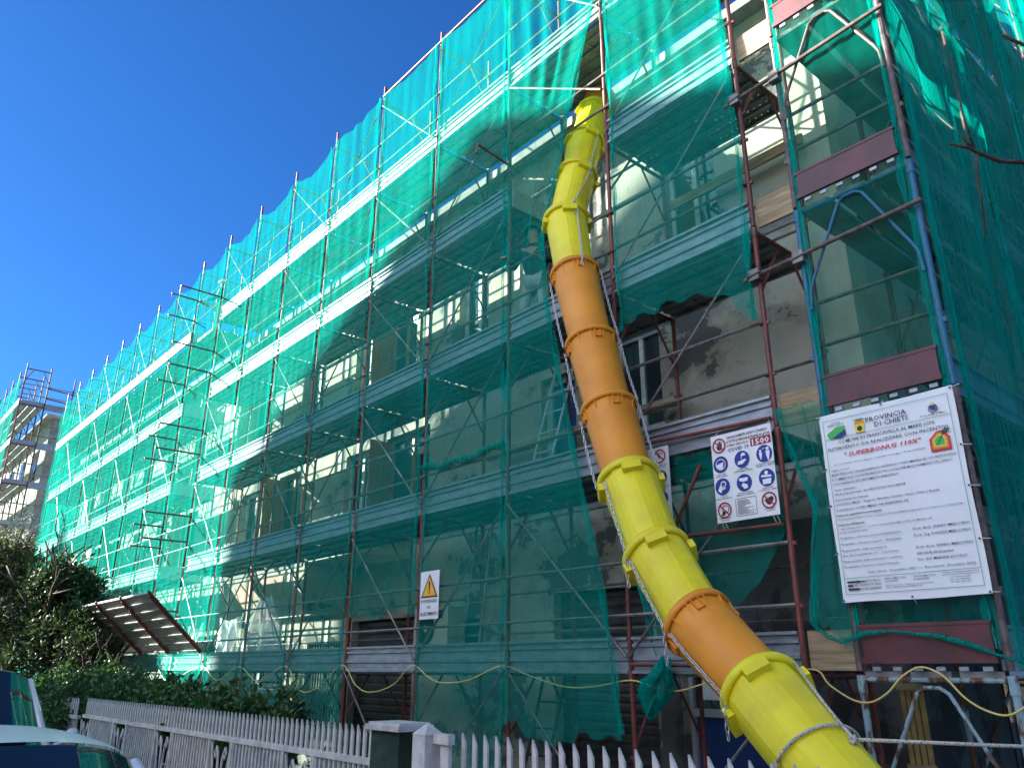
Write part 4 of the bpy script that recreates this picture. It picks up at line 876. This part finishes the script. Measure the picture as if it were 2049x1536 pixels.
# ================================================================== FENCE, GATE, PILLARS
FY = -2.2
def picket(mb, x, y, z0, z1, w_=.042, t=.018):
    vs = [(x-w_/2,y-t/2,z0),(x+w_/2,y-t/2,z0),(x+w_/2,y-t/2,z1-.075),(x-w_/2,y-t/2,z1),(x-w_/2,y+t/2,z0),(x+w_/2,y+t/2,z0),(x+w_/2,y+t/2,z1-.075),(x-w_/2,y+t/2,z1)]
    mb.add(vs, [(0,1,2,3),(7,6,5,4),(0,4,5,1),(1,5,6,2),(2,6,7,3),(3,7,4,0)])
pk = MB(); picket(pk, 0, 0, 0, .30)
fence = thing('picket_fence', (-10.5,FY,0), 'white painted metal picket fence with slanted tips in front of the laurel hedge', 'fence')
xs = np.arange(-15.1, -5.97, .105); p0 = None
for n_, x in enumerate(xs[:: -1]):
    if n_ < 88:
        if p0 is None: p0 = pk.build('picket', 'white', fence, loc=(x, FY, 1.0))
        else: put(p0, fence, (x, FY, 1.0))
MB().box(-15.2,-5.94, FY-.03, FY+.03, 1.0, 1.05).box(-15.2,-5.94, FY-.03, FY+.03, .28, .33).build('rail', 'white', fence)
MB().box(-15.2,-5.94, FY-.10, FY+.10, -.1, .22).build('base_wall', 'concrete', fence)
x = -6.0; pan = 0
while x > -15.0:
    w_ = 1.25 if pan % 2 == 0 else .62
    MB().box(x-.03, x+.03, FY-.025, FY+.025, .33, 1.0).build('post', 'white', fence)
    mb = MB()
    if pan % 2 == 0:
        for q in np.arange(x-.11, x-w_+.03, -.085): mb.box(q-.016, q+.016, FY-.012, FY+.012, .33, 1.0)
        mb.build('bar_panel', 'white', fence)
    else:
        c_ = x-w_/2
        for s_ in (-1, 1):
            mb.tube([(c_+s_*.02,FY,.34),(c_+s_*.05,FY,.7),(c_+s_*.07,FY,.86),(c_+s_*.12,FY,.93),(c_+s_*.16,FY,.87),(c_+s_*.13,FY,.82),(c_+s_*.10,FY,.86)], .014, 6)
            mb.tube([(c_+s_*.27,FY,.97),(c_+s_*.20,FY,.72),(c_+s_*.17,FY,.55),(c_+s_*.05,FY,.36)], .013, 6)
            mb.tube([(c_+s_*.27,FY,.34),(c_+s_*.20,FY,.48),(c_+s_*.12,FY,.36)], .012, 6)
        mb.build('scroll_panel', 'white', fence)
    x -= w_; pan += 1
gate = thing('picket_gate', (-3,FY,0), 'white picket gate on a dark rail to the right of the green pillar', 'gate')
p0 = None; pg = MB(); picket(pg, 0, 0, 0, .27)
for q in range(30):
    x = -5.0+.128*q
    if p0 is None: p0 = pg.build('picket', 'white', gate, loc=(x, FY, 1.12-.075+.0))
    else: put(p0, gate, (x, FY, 1.045))
MB().box(-5.07, -1.1, FY-.028, FY+.028, .98, 1.045).box(-5.07, -1.1, FY-.028, FY+.028, .12, .18).build('rail', 'shutter_metal', gate)
mb = MB()
for q in range(30): mb.box(-5.02+.128*q, -4.98+.128*q, FY-.01, FY+.01, .18, .98)
mb.build('lower_bars', 'white', gate)
pil = thing('gate_pillar', (-5.75,-2.35,0), 'dark green rendered gate pillar with a pale stone cap', 'pillar')
MB().box(-5.93, -5.53, -2.42, -2.18, 0, 1.30).build('shaft', 'green_plaster', pil)
MB().box(-5.97, -5.48, -2.46, -2.13, 1.303, 1.345).box(-5.95, -5.50, -2.44, -2.15, 1.345, 1.36).build('cap', 'stone', pil)
gp = thing('gate_post', (-5.25,-2.35,0), 'square white metal gate post with a low pyramid top', 'post')
mb = MB().box(-5.33, -5.17, -2.43, -2.27, 0, 1.30)
mb.add([(-5.335,-2.435,1.30),(-5.165,-2.435,1.30),(-5.165,-2.265,1.30),(-5.335,-2.265,1.30),(-5.25,-2.35,1.38)], [(0,1,4),(1,2,4),(2,3,4),(3,0,4),(3,2,1,0)]); mb.build('shaft', 'white', gp)
MB().box(-5.17, -4.98, -2.36, -2.30, 1.24, 1.31).box(-5.10, -5.0, -2.34, -2.31, .9, 1.24).build('hinge_plate', 'white', gp)
# far fence beyond hedge, gate pillar with flowerpot, bin
ff = thing('picket_fence', (-19,-2.2,0), 'further stretch of white picket fence half buried in the hedge', 'fence')
p0 = pk.build('picket', 'white', ff, loc=(-15.7, FY, .98))
for q in range(1, 34): put(p0, ff, (-15.7-.13*q, FY, .98))
MB().box(-20.1, -15.5, FY-.03, FY+.03, .96, 1.01).build('rail', 'white', ff)
mb = MB()
for q in range(40): mb.box(-15.6-.11*q, -15.565-.11*q, FY-.012, FY+.012, .2, .96)
mb.build('bar_panel', 'white', ff)
fp = thing('gate_pillar', (-21.9,-2.3,0), 'pale stone gate pillar by the left trees carrying a potted aloe', 'pillar'); MB().box(-22.3,-21.5,-2.7,-1.9,0,1.40).build('shaft', 'concrete', fp); MB().box(-22.4,-21.4,-2.8,-1.8,1.403,1.48).build('cap', 'stone', fp)
po = thing('potted_aloe', (-21.9,-2.35,1.483), 'potted spiky aloe standing on the pale stone pillar', 'potted plant')
MB().tube([(-21.9,-2.35,1.483),(-21.9,-2.35,1.70)], [.13,.18], 14).build('pot', 'terracotta', po)
mb = MB(); rr = random.Random(2)
for q in range(13):
    an = rr.uniform(0, 6.28); l = rr.uniform(.3,.55); e = rr.uniform(.3,1.1); c_ = Vector((-21.9,-2.35,1.68)); d_ = Vector((math.cos(an)*math.cos(e), math.sin(an)*math.cos(e), math.sin(e)))
    mb.tube([c_, c_+d_*l*.5, c_+d_*l+Vector((0,0,-.03))], [.035,.028,.004], 6)
mb.build('leaves', 'olive', po, smooth=True)
bn = thing('wheelie_bin', (-19.2,-2.6,0), 'greenish upright bin with a rounded lid beside the hedge end', 'bin')
MB().add([(-19.6,-3.1,.12),(-18.9,-3.1,.12),(-18.9,-2.6,.12),(-19.6,-2.6,.12),(-19.7,-3.2,1.25),(-18.8,-3.2,1.25),(-18.8,-2.5,1.25),(-19.7,-2.5,1.25)], [(0,3,2,1),(4,5,6,7),(0,1,5,4),(1,2,6,5),(2,3,7,6),(3,0,4,7)]).build('bin_body', 'olive', bn)
MB().extrude_x([(-3.25,1.253),(-3.22,1.33),(-3.05,1.38),(-2.6,1.37),(-2.46,1.30),(-2.46,1.253)], -19.74, -18.76).build('lid', 'pipe_grey', bn)

# ================================================================== PLANTS
def leaves(mb, c, rad, n, ll, wd, r, droop=.2, clump=None, upb=0.3):
    """n folded leaves through an ellipsoid volume, grouped in shoots"""
    c = np.array(c); rad = np.array(rad)
    ns = max(1, n//9)
    for s_ in range(ns):
        while True:
            p = r.uniform(-1, 1, 3)
            q = np.linalg.norm(p)
            if q < 1 and (q > .45 or r.random() < .3): break
        base = c+p*rad*(1+.12*math.sin(5*p[0]+3*p[1])+.10*math.sin(7*p[2]+2*p[0])); out = p/max(q, .1); out = out+np.array([0, 0, upb]); out /= np.linalg.norm(out)
        for _ in range(9):
            d = out*.55+r.normal(0, .6, 3); d[2] -= droop*r.random(); d /= np.linalg.norm(d)
            sd_ = np.cross(d, r.normal(0, 1, 3)); sd_ /= np.linalg.norm(sd_); nr = np.cross(sd_, d)
            L = ll*r.uniform(.6, 1.25); w_ = wd*r.uniform(.7, 1.2); b = base+r.normal(0, ll*.45, 3)+d*L*.1
            mb.add([b, b+d*L*.45+sd_*w_-nr*w_*.0, b+d*L*.45+nr*w_*.35, b+d*L*.45-sd_*w_, b+d*L-nr*L*.12], [(0,1,2),(0,2,3),(1,4,2),(2,4,3)])
def branch_tree(mb, p, d, L, r0, depth, r, out, spread=.55):
    q = p+d*L; mid = (p+q)/2+Vector(r.normal(0, L*.05, 3)); mb.tube([p, mid, q], [r0, r0*.82, r0*.66], 7); out.append(q)
    if depth:
        for _ in range(3 if depth > 1 else 2):
            nd = (d+Vector(r.normal(0, spread, 3))+Vector((0,0,.1))).normalized(); branch_tree(mb, q, nd, L*r.uniform(.6,.85), r0*.6, depth-1, r, out, spread)
def shrub(loc, rad, n, label, m='laurel', ll=.125, wd=.030, group=None, cat='shrub', name='laurel_shrub'):
    r = np.random.default_rng(int(abs(loc[0]*100))+int(rad[2]*77)); t = thing(name, (loc[0], loc[1], 0), label, cat, group)
    mb = MB(); leaves(mb, loc, rad, n, ll, wd, r); mb.build('foliage', m, t)
    mb = MB(); out = []
    for q in range(4): branch_tree(mb, Vector((loc[0]+r.uniform(-.1,.1), loc[1]+r.uniform(-.1,.1), 0)), Vector((r.normal(0,.25), r.normal(0,.25), 1)).normalized(), loc[2]*.5, .018, 2, r, out, .35)
    mb.build('stems', 'bark', t, smooth=True)
HG = 'laurel hedge shrubs behind the picket fence'
for k, (x, y_, zc, rx, rz, n) in enumerate([(-7.5,-1.45,.72,.30,.50,700),(-9.9,-1.5,.95,.55,.56,1900),(-11.1,-1.5,.92,.75,.56,2500),(-12.4,-1.5,.95,.8,.60,2600),(-13.8,-1.5,.98,.85,.64,2800),(-15.2,-1.6,1.0,.95,.76,3200),(-16.9,-1.8,1.0,1.0,.78,3200),(-18.6,-2.0,1.0,1.0,.72,2600)]):
    lb = ['short laurel shrub just left of the green pillar', 'upright laurel shrub with glossy raised shoots, right end of the hedge', 'laurel shrub one place left of the glossy upright one', 'laurel shrub under the right end of the plank canopy',
          'laurel shrub below the lit cable, middle of the hedge', 'tall laurel shrub below the middle of the plank canopy', 'broad laurel shrub spilling over the picket fence', 'laurel shrub at the far left end of the hedge'][k]
    shrub((x, y_, zc), (rx, .55, rz), n, lb, group=HG)
shrub((-16.6,-2.35,.85), (.8,.28,.5), 1300, 'trailing laurel shoots hanging over the picket fence towards the street', name='trailing_shrub')
def tree(loc, H, crown, n, label, m, ll, wd, name='evergreen_tree', seed=1, upb=.2, tr=.12):
    r = np.random.default_rng(seed); t = thing(name, loc, label, 'tree'); mb = MB(); out = []
    branch_tree(mb, Vector(loc), Vector((r.normal(0,.05), r.normal(0,.05), 1)).normalized(), H*.38, tr, 3, r, out, .5); mb.build('trunk', 'bark', t, smooth=True)
    mb = MB()
    for (dx, dy, dz, rx, ry, rz, k) in crown: leaves(mb, (loc[0]+dx, loc[1]+dy, loc[2]+dz), (rx, ry, rz), int(n*k), ll, wd, r, upb=upb)
    mb.build('crown', m, t)
tree((-22.6,-1.2,0), 4.6, [(-.2,0,2.9,1.2,1.0,1.0,1.2),(.1,-.1,3.6,.8,.8,.7,.8),(-.9,.2,3.3,1.0,.9,.9,.7),(.9,0,2.4,.9,.8,.8,.6),(0,-.3,1.9,1.4,1.0,.8,.7)], 4200, 'dense evergreen tree with glossy leaves, right of the left edge trees', 'magnolia', .16, .034, seed=4)
tree((-25.0,-2.6,0), 5.2, [(0,0,3.5,1.4,1.3,1.1,1.3),(.1,.2,4.4,.9,.9,.75,.9),(0,-.3,2.4,1.5,1.2,1.0,1.0)], 4800, 'olive green tree with bare twigs at the left edge of the view', 'olive', .15, .022, seed=9, name='leafy_tree')
tree((-20.4,-1.0,0), 3.2, [(0,0,2.1,.7,.6,.6,.7),(.1,0,1.5,.8,.6,.5,.6),(-.4,-.1,2.6,.5,.5,.4,.4)], 3000, 'lower evergreen tree with sunlit leaves beside the plank canopy', 'magnolia', .12, .028, seed=12)
tree((-19.0,-.9,0), 2.4, [(0,0,1.3,.8,.5,.6,.7)], 2600, 'small dark bush tree tucked under the plank canopy', 'laurel', .12, .028, seed=15, tr=.06)
tree((-31.5,-1.0,0), 6.8, [(0,0,4.2,.8,.8,1.4,1),(0,0,6.0,.5,.5,1.0,.6)], 3800, 'silvery conifer rising behind the left trees', 'silver_leaf', .14, .012, name='conifer', seed=21)
# deciduous tree whose bare twigs enter the picture from the right
bt = thing('bare_tree', (.9,-2.3,0), 'leafless tree whose dark twigs reach in at the right edge', 'tree')
mb = MB().tube([(.9,-2.3,0),(.85,-2.3,1.6),(.7,-2.25,3.0),(.5,-2.2,4.4),(.4,-2.1,6)], [.11,.09,.07,.045,.02], 9).tube([(.7,-2.25,3.0),(.2,-2.2,3.6),(-.3,-2.22,3.90),(-.6,-2.25,3.95)], [.045,.03,.018,.013], 8)
mb.tube([(.55,-2.2,4.0),(.1,-2.2,4.3),(-.4,-2.35,4.42)], [.03,.018,.010], 8); mb.build('trunk', 'bark', bt, smooth=True)
mb = MB().tube([(-.6,-2.25,3.95),(-.745,-2.298,3.938),(-.832,-2.403,3.946),(-.89,-2.49,3.983),(-.907,-2.52,4.002),(-.962,-2.594,4.019)], [.013,.011,.010,.009,.008,.006], 7).tube([(-.895,-2.50,3.99),(-.917,-2.557,4.047)], [.007,.006], 6)
mb.tube([(-.89,-2.49,3.985),(-.913,-2.469,3.897),(-.931,-2.424,3.778),(-.96,-2.38,3.62)], [.006,.005,.004,.003], 6).tube([(-.895,-2.50,3.99),(-.90,-2.53,4.2),(-.885,-2.56,4.5)], [.006,.004,.003], 6)
mb.tube([(-.4,-2.35,4.42),(-.609,-2.417,4.435),(-.647,-2.475,4.463),(-.677,-2.524,4.489)], [.010,.009,.008,.007], 7); mb.build('twig', 'bark', bt, smooth=True)

# ================================================================== CARS (parked along the kerb, facing right)
def car(name, loc, label, paint, L=3.9, Wd=1.62, H=1.42, hood=1.0, zb=.62, wsr=.85, roofin=.16, van=False):
    """nose at +x, loc = nose centre on the ground"""
    t = thing(name, loc, label, 'car', 'cars parked along the kerb'); X, Y = loc[0], loc[1]
    xs = [X, X-.08, X-hood, X-hood-wsr, X-hood-wsr-1.6, X-L+.35, X-L]
    # body lower shell lofted from sections
    def section(x, zt, hw, r=.10): return [(x, Y-hw, .25), (x, Y-hw*1.0, zt-r), (x, Y-hw+.10, zt), (x, Y, zt+.03), (x, Y+hw-.10, zt), (x, Y+hw, zt-r), (x, Y+hw, .25)]
    secs = [section(X, .62, Wd/2-.22), section(X-.18, .74, Wd/2-.06), section(X-.6, .86, Wd/2), section(X-hood, .96, Wd/2), section(X-hood-1.2, .98, Wd/2), section(X-L+.5, .98, Wd/2), section(X-L+.1, .92, Wd/2-.06), section(X-L, .80, Wd/2-.16)]
    mb = MB(); vs = [p for s_ in secs for p in s_]; fs = [(i*7+k, i*7+k+1, (i+1)*7+k+1, (i+1)*7+k) for i in range(len(secs)-1) for k in range(6)]
    fs.append(tuple(range(6, -1, -1))); fs.append(tuple((len(secs)-1)*7+k for k in range(7))); mb.add(vs, fs)
    body = mb.build('body', paint, t, smooth=True); sub = body.modifiers.new('s', 'SUBSURF'); sub.levels = 2; sub.render_levels = 2
    hw = Wd/2-roofin; xw = X-hood-wsr; xr = X-L+.45
    # roof: domed grid
    mb = MB(); nx, ny = 24, 24; vs = []
    for i in range(nx+1):
        for j in range(ny+1):
            a = i/nx; b = j/ny*2-1; x = xw+(xr-xw)*a
            hwx = hw*(1-.05*(2*a-1)**4); bow = .07*(1-b*b) if i == 0 else .0
            z = H-.055*abs(b)**2.6-.03*(1-a)**3-.09*a**3-.03*abs(b)**8; vs.append((x+.09*(1-b*b)*(1-a)**6, Y+b*hwx, z))
    fs = [(i*(ny+1)+j, (i+1)*(ny+1)+j, (i+1)*(ny+1)+j+1, i*(ny+1)+j+1) for i in range(nx) for j in range(ny)]
    edge_ = vs[:ny+1]; mb.add(vs, fs)
    mb.build('roof', paint, t, smooth=True)
    # windscreen and side glass
    mb = MB(); n = ny
    low = [(X-hood+.10*(1-(j/n*2-1)**2), Y+(j/n*2-1)*(Wd/2-.09), .97) for j in range(n+1)]
    top = [(p[0]+.012, p[1], p[2]-.012) for p in edge_]; mb.add(low+top, [(j, j+1, n+1+j+1, n+1+j) for j in range(n)]); mb.build('windscreen', 'carglass', t, smooth=True)
    for s_ in (-1, 1):
        yb, yt_ = Y+s_*(Wd/2-.06), Y+s_*(hw-.005)
        MB().add([(X-hood-.05,yb,.97),(xr+.1-.45,yb,.97),(xr,yt_,H-.20),(xw,yt_,H-.15)], [(0,1,2,3)]).build('side_window', 'carglass', t)
        MB().tube([(X-hood+.02,Y+s_*(Wd/2-.08),.96),(xw-.0,Y+s_*(hw-.0),H-.155)], [.045,.032], 8).build('pillar_trim', paint, t, smooth=True)
        MB().tube([(X-hood-1.6,Y+s_*(Wd/2-.065),.97),(X-hood-1.65,Y+s_*(hw-.01),H-.16)], .03, 8).build('pillar_trim', paint, t, smooth=True)
        MB().tube([(X-.0-hood-.1,Y+s_*(Wd/2-.02),1.0),(X-hood-.1,Y+s_*(Wd/2+.10),1.03)], .02, 6).tube([(X-hood-.14,Y+s_*(Wd/2+.16),1.0),(X-hood-.10,Y+s_*(Wd/2+.16),1.06),(X-hood-.14,Y+s_*(Wd/2+.16),1.14)], [.06,.09,.05], 10).build('wing_mirror', paint if van else 'rubber', t, smooth=True)
        for x in (X-.72, X-L+.75):
            w1 = MB().tube([(x,Y+s_*(Wd/2-.20),.30),(x,Y+s_*(Wd/2+.01),.30)], .30, 28).build('wheel', 'rubber', t); MB().tube([(x,Y+s_*(Wd/2-.0),.30),(x,Y+s_*(Wd/2+.02),.30)], .19, 20).build('rim', 'pipe_grey', w1)
        MB().obox((X-.10,Y+s_*(Wd/2-.32),.66), (.05,0,0), (0,.17,0), (-.03,0,.06)).build('headlight', 'glass', t)
    mb = MB().add([(xr,Y-hw+.05,H-.12),(xr,Y+hw-.05,H-.12),(X-L+.08,Y+Wd/2-.2,.95),(X-L+.08,Y-Wd/2+.2,.95)], [(0,1,2,3)]); mb.build('rear_window', 'carglass', t)
    MB().tube([(X-hood-.12,Y-.5,1.0),(X-hood-.12,Y+.1,1.12)], .008, 5).build('wiper', 'rubber', t)
    MB().tube([(xr+.25,Y,H-.04),(xr-.05,Y+.0,H+.34)], [.008,.003], 6).build('antenna', 'rubber', t)
    return t
car('parked_car', (-2.6,-5.42,0), 'silver car roof and windscreen in the lower left corner', 'carpaint', L=3.95, hood=.85, wsr=.72, H=1.495)
car('parked_car', (-8.9,-4.72,0), 'white van with green reflections on its windscreen at the left edge', 'vanpaint', L=4.8, H=1.78, hood=.9, wsr=1.0, Wd=1.85, van=True)

# ================================================================== SMALL THINGS ON THE SCAFFOLDING
def skin_mesh(name, verts, edges, radii, m, parent):
    me = bpy.data.meshes.new(name); me.from_pydata(verts, edges, []); o = bpy.data.objects.new(name, me); sc.collection.objects.link(o)
    sk = o.modifiers.new('skin', 'SKIN'); me.skin_vertices[0].data[0].use_root = True
    for v, r_ in zip(me.skin_vertices[0].data, radii): v.radius = (r_, r_*.85) if not isinstance(r_, tuple) else r_
    sb = o.modifiers.new('sub', 'SUBSURF'); sb.levels = 2; sb.render_levels = 2
    dg = bpy.context.evaluated_depsgraph_get(); em = bpy.data.meshes.new_from_object(o.evaluated_get(dg)); em.name = name
    bpy.data.objects.remove(o); o = bpy.data.objects.new(name, em); sc.collection.objects.link(o)
    em.materials.clear(); em.materials.append(M[m])
    for p_ in em.polygons: p_.use_smooth = True
    if parent: o.parent = parent
    return o
def person(loc, rz, label, trousers, jacket, hat, lean=.0, arm=.3):
    t = thing('person', loc, label, 'person'); t.rotation_euler.z = rz
    L = lean
    J = {'pel': (0,0,.95), 'bel': (0,L*.3,1.10), 'che': (0,L*.7,1.32), 'nek': (0,L,1.50), 'hed': (0,L+.02,1.63), 'top': (0,L+.02,1.74),
         'hl': (-.10,0,.92), 'kl': (-.12,.04,.50), 'al': (-.13,-.02,.09), 'tl': (-.14,.14,.04), 'hr': (.10,0,.92), 'kr': (.14,.10,.52), 'ar': (.16,-.02,.09), 'tr': (.17,.14,.04),
         'sl': (-.19,L*.8,1.42), 'el': (-.27,L+.05,1.15), 'wl': (-.24,L+arm,1.05), 'fl': (-.22,L+arm+.12,1.03), 'sr': (.19,L*.8,1.42), 'er': (.29,L+.02,1.15), 'wr': (.27,L+arm*.9,1.12), 'fr': (.25,L+arm*.9+.12,1.12)}
    rad = dict(pel=.13, bel=.125, che=.145, nek=.055, hed=.085, top=.06, hl=.09, kl=.06, al=.04, tl=.035, hr=.09, kr=.06, ar=.04, tr=.035, sl=.055, el=.042, wl=.028, fl=.03, sr=.055, er=.042, wr=.028, fr=.03)
    ks = list(J); E_ = [('pel','bel'),('bel','che'),('che','nek'),('nek','hed'),('hed','top'),('pel','hl'),('hl','kl'),('kl','al'),('al','tl'),('pel','hr'),('hr','kr'),('kr','ar'),('ar','tr'),('che','sl'),('sl','el'),('el','wl'),('wl','fl'),('che','sr'),('sr','er'),('er','wr'),('wr','fr')]
    skin_mesh('body', [J[k] for k in ks], [(ks.index(a), ks.index(b)) for a, b in E_], [rad[k] for k in ks], 'skin', t)
    kt = ['pel','hl','kl','al','hr','kr','ar']; skin_mesh('trousers', [J[k] for k in kt], [(0,1),(1,2),(2,3),(0,4),(4,5),(5,6)], [.15,.11,.085,.07,.11,.085,.07], trousers, t)
    kj = ['bel','pel','che','nek','sl','el','wl','sr','er','wr']; skin_mesh('jacket', [J['bel'],(0,0,.98),(J['che'][0],J['che'][1],J['che'][2]),(0,L*.95,1.45)]+[J[k] for k in kj[4:]], [(0,1),(0,2),(2,3),(2,4),(4,5),(5,6),(2,7),(7,8),(8,9)], [.15,.155,.165,.09,.075,.06,.045,.075,.06,.045], jacket, t)
    skin_mesh('boots', [J['al'],J['tl'],J['ar'],J['tr']], [(0,1),(2,3)], [.055,.045,.055,.045], 'rubber', t) if False else None
    mb = MB(); n = 14; rings = 5; vs = []
    for j in range(rings+1):
        a = j/rings*math.pi/2
        for k in range(n): vs.append((.115*math.cos(a)*math.cos(6.283*k/n), L+.02+.13*math.cos(a)*math.sin(6.283*k/n), 1.68+.12*math.sin(a)))
    mb.add(vs, [(j*n+k, j*n+(k+1) % n, (j+1)*n+(k+1) % n, (j+1)*n+k) for j in range(rings) for k in range(n)])
    o = mb.build('hard_hat', hat, None, smooth=True); o.parent = t
    for s_ in ('l', 'r'):       # fingers and boots
        mb = MB(); f0 = Vector(J['f'+s_])
        for q in range(4): mb.tube([f0+Vector((-.03+.02*q,0,0)), f0+Vector((-.03+.02*q,.05,-.01)), f0+Vector((-.03+.02*q,.07,-.04))], [.010,.009,.007], 6)
        mb.tube([f0+Vector((.03 if s_ == 'l' else -.03,-.03,0)), f0+Vector((.05 if s_ == 'l' else -.05,.02,0))], [.011,.008], 6)
        o = mb.build('fingers', 'skin', None, smooth=True); o.parent = t
        mb = MB(); b0 = Vector(J['a'+s_]); mb.tube([b0+Vector((0,0,.12)), b0, b0+Vector((0,.06,-.035)), b0+Vector((.005,.20,-.045))], [.058,.058,.052,.042], 10); o = mb.build('boot', 'rubber', None, smooth=True); o.parent = t
    return t
person((-7.0,.42,LV(3)+.0), R(205), 'person in dark vest and pale trousers working on the scaffold deck left of the chute', 'pale_cloth', 'denim', 'dark_green', lean=.08)
person((-19.3,.45,LV(5)+.0), R(150), 'person in pale trousers standing high on the far left scaffold deck', 'cream_board', 'dark_green', 'vinyl')
d_ = deck_mesh(1.2).build('deck', 'deck', s2, loc=(PX(8),0,LV(5)))
def ladder(a, b, w_, label, m='pipe_grey', n=8):
    a, b = Vector(a), Vector(b); t = thing('ladder', a, label, 'ladder', 'ladders on the scaffolding'); s_ = Vector((w_/2, 0, 0))
    for k in (-1, 1): MB().tube([a+s_*k, b+s_*k], .018, 6).build('side_rail', m, t)
    mb = MB()
    for q in range(1, n): p_ = a.lerp(b, q/n); mb.tube([p_-s_, p_+s_], .012, 6)
    mb.build('rung', m, t)
ladder((-7.0,.35,LV(2)+.02), (-6.75,.75,LV(3)-.1), .34, 'pale ladder leaning inside the scaffold beside the blue door', n=7)
ladder((-7.2,.3,.02), (-7.05,.7,1.68), .36, 'dark step ladder standing on the ground under the first deck', 'rubber', 6)
ladder((-8.3,.4,LV(1)+.02), (-8.5,.8,LV(2)-.1), .34, 'steel ladder on the first deck behind the triangle warning sign', 'steel', 7)
ladder((-6.9,.5,LV(3)+.02), (-7.1,.75,LV(4)-.1), .36, 'steel ladder on the third deck behind the working person', 'steel', 7)
ladder((-26.0,.4,LV(4)), (-26.2,.8,LV(5)), .36, 'steel ladder on the fourth deck of the far left scaffolding', 'steel', 7)
# polythene
def poly(name, pts, label, seed):
    r = np.random.default_rng(seed); mb = MB(); nx, nz = 26, 24; vs = []
    tl_, tr_, bl, br = [Vector(p_) for p_ in pts]
    for j in range(nz+1):
        for i in range(nx+1):
            a, b = i/nx, j/nz; p_ = (tl_.lerp(tr_, a)).lerp(bl.lerp(br, a), b)
            p_.y += .06*math.sin(14*a+2*b+seed)*(.3+b)+.03*math.sin(31*a-3*b); p_.z += -.10*math.sin(math.pi*a)*(1-b)+.05*math.sin(9*a)*b; vs.append(p_)
    mb.add(vs, [(j*(nx+1)+i, j*(nx+1)+i+1, (j+1)*(nx+1)+i+1, (j+1)*(nx+1)+i) for j in range(nz) for i in range(nx)])
    tag(mb.build(name, 'polythene', smooth=True), label, 'plastic sheet', 'polythene sheets on the first deck')
poly('plastic_sheet', [(-15.0,.5,3.05),(-14.6,.55,3.1),(-15.7,.45,2.02),(-13.6,.5,2.02)], 'tall milky plastic sheet draped like a tent on the first deck', 1)
poly('plastic_sheet', [(-16.9,.5,2.75),(-15.6,.5,2.80),(-16.4,.4,2.02),(-15.9,.5,2.02)], 'lower milky plastic sheet hung left of the tent shaped one', 2)
poly('plastic_sheet', [(-18.0,.3,2.62),(-17.1,.3,2.66),(-17.9,.2,2.02),(-17.3,.2,2.02)], 'crumpled plastic sheet behind the sunlit net by the canopy', 3)
# air conditioner
ac = thing('air_conditioner', (-10.0,WY-.3,2.0), 'pale outdoor air conditioner unit on the wall behind the triangle warning sign', 'air conditioner')
MB().box(-10.45,-9.6,WY-.36,WY-.04,2.02,2.62).build('casing', 'cream_board', ac); mb = MB().ring(-10.15, 2.32, .05, .23, WY-.365, n=26)
for r_ in (.08,.13,.18,.22): mb.tube([( -10.15+r_*math.cos(a), WY-.375, 2.32+r_*math.sin(a)) for a in np.linspace(0, 6.283, 22)], .005, 5, cap=False)
mb.build('fan_grille', 'black', ac); MB().box(-10.4,-10.34,WY-.34,WY-.002,1.96,2.016).box(-9.7,-9.64,WY-.34,WY-.002,1.96,2.016).build('bracket', 'steel', ac); MB().box(-9.86,-9.72,WY-.366,WY-.361,2.46,2.58).build('badge', 'blue_panel', ac)
# ochre slatted gate behind the corner frame
og = thing('slatted_panel', (-3.0,.9,0), 'ochre slatted wooden panel leaning in the dark behind the rusty corner frame', 'panel')
mb = MB()
for q in range(4): mb.box(-3.16+.05*q, -3.125+.05*q, .9, .92, .9, 1.72)
mb.build('slat', 'ochre', og); MB().box(-3.18,-2.95,.88,.898,1.0,1.05).box(-3.18,-2.95,.88,.898,1.6,1.65).build('batten', 'timber', og)
# tool buckets on the decks
for x, y_, z, lb in ((-8.2,.5,LV(3)+.0,'dark bucket on the third deck left of the working person'), (-11.4,.4,LV(2)+.0,'dark bucket on the second deck by the orange framed door')):
    b_ = thing('bucket', (x,y_,z), lb, 'bucket'); MB().tube([(x,y_,z+.002),(x,y_,z+.28)], [.11,.15], 16).build('pail', 'rubber', b_); MB().tube([(x-.15,y_,z+.27),(x,y_,z+.40),(x+.15,y_,z+.27)], .005, 5).build('handle', 'steel', b_)
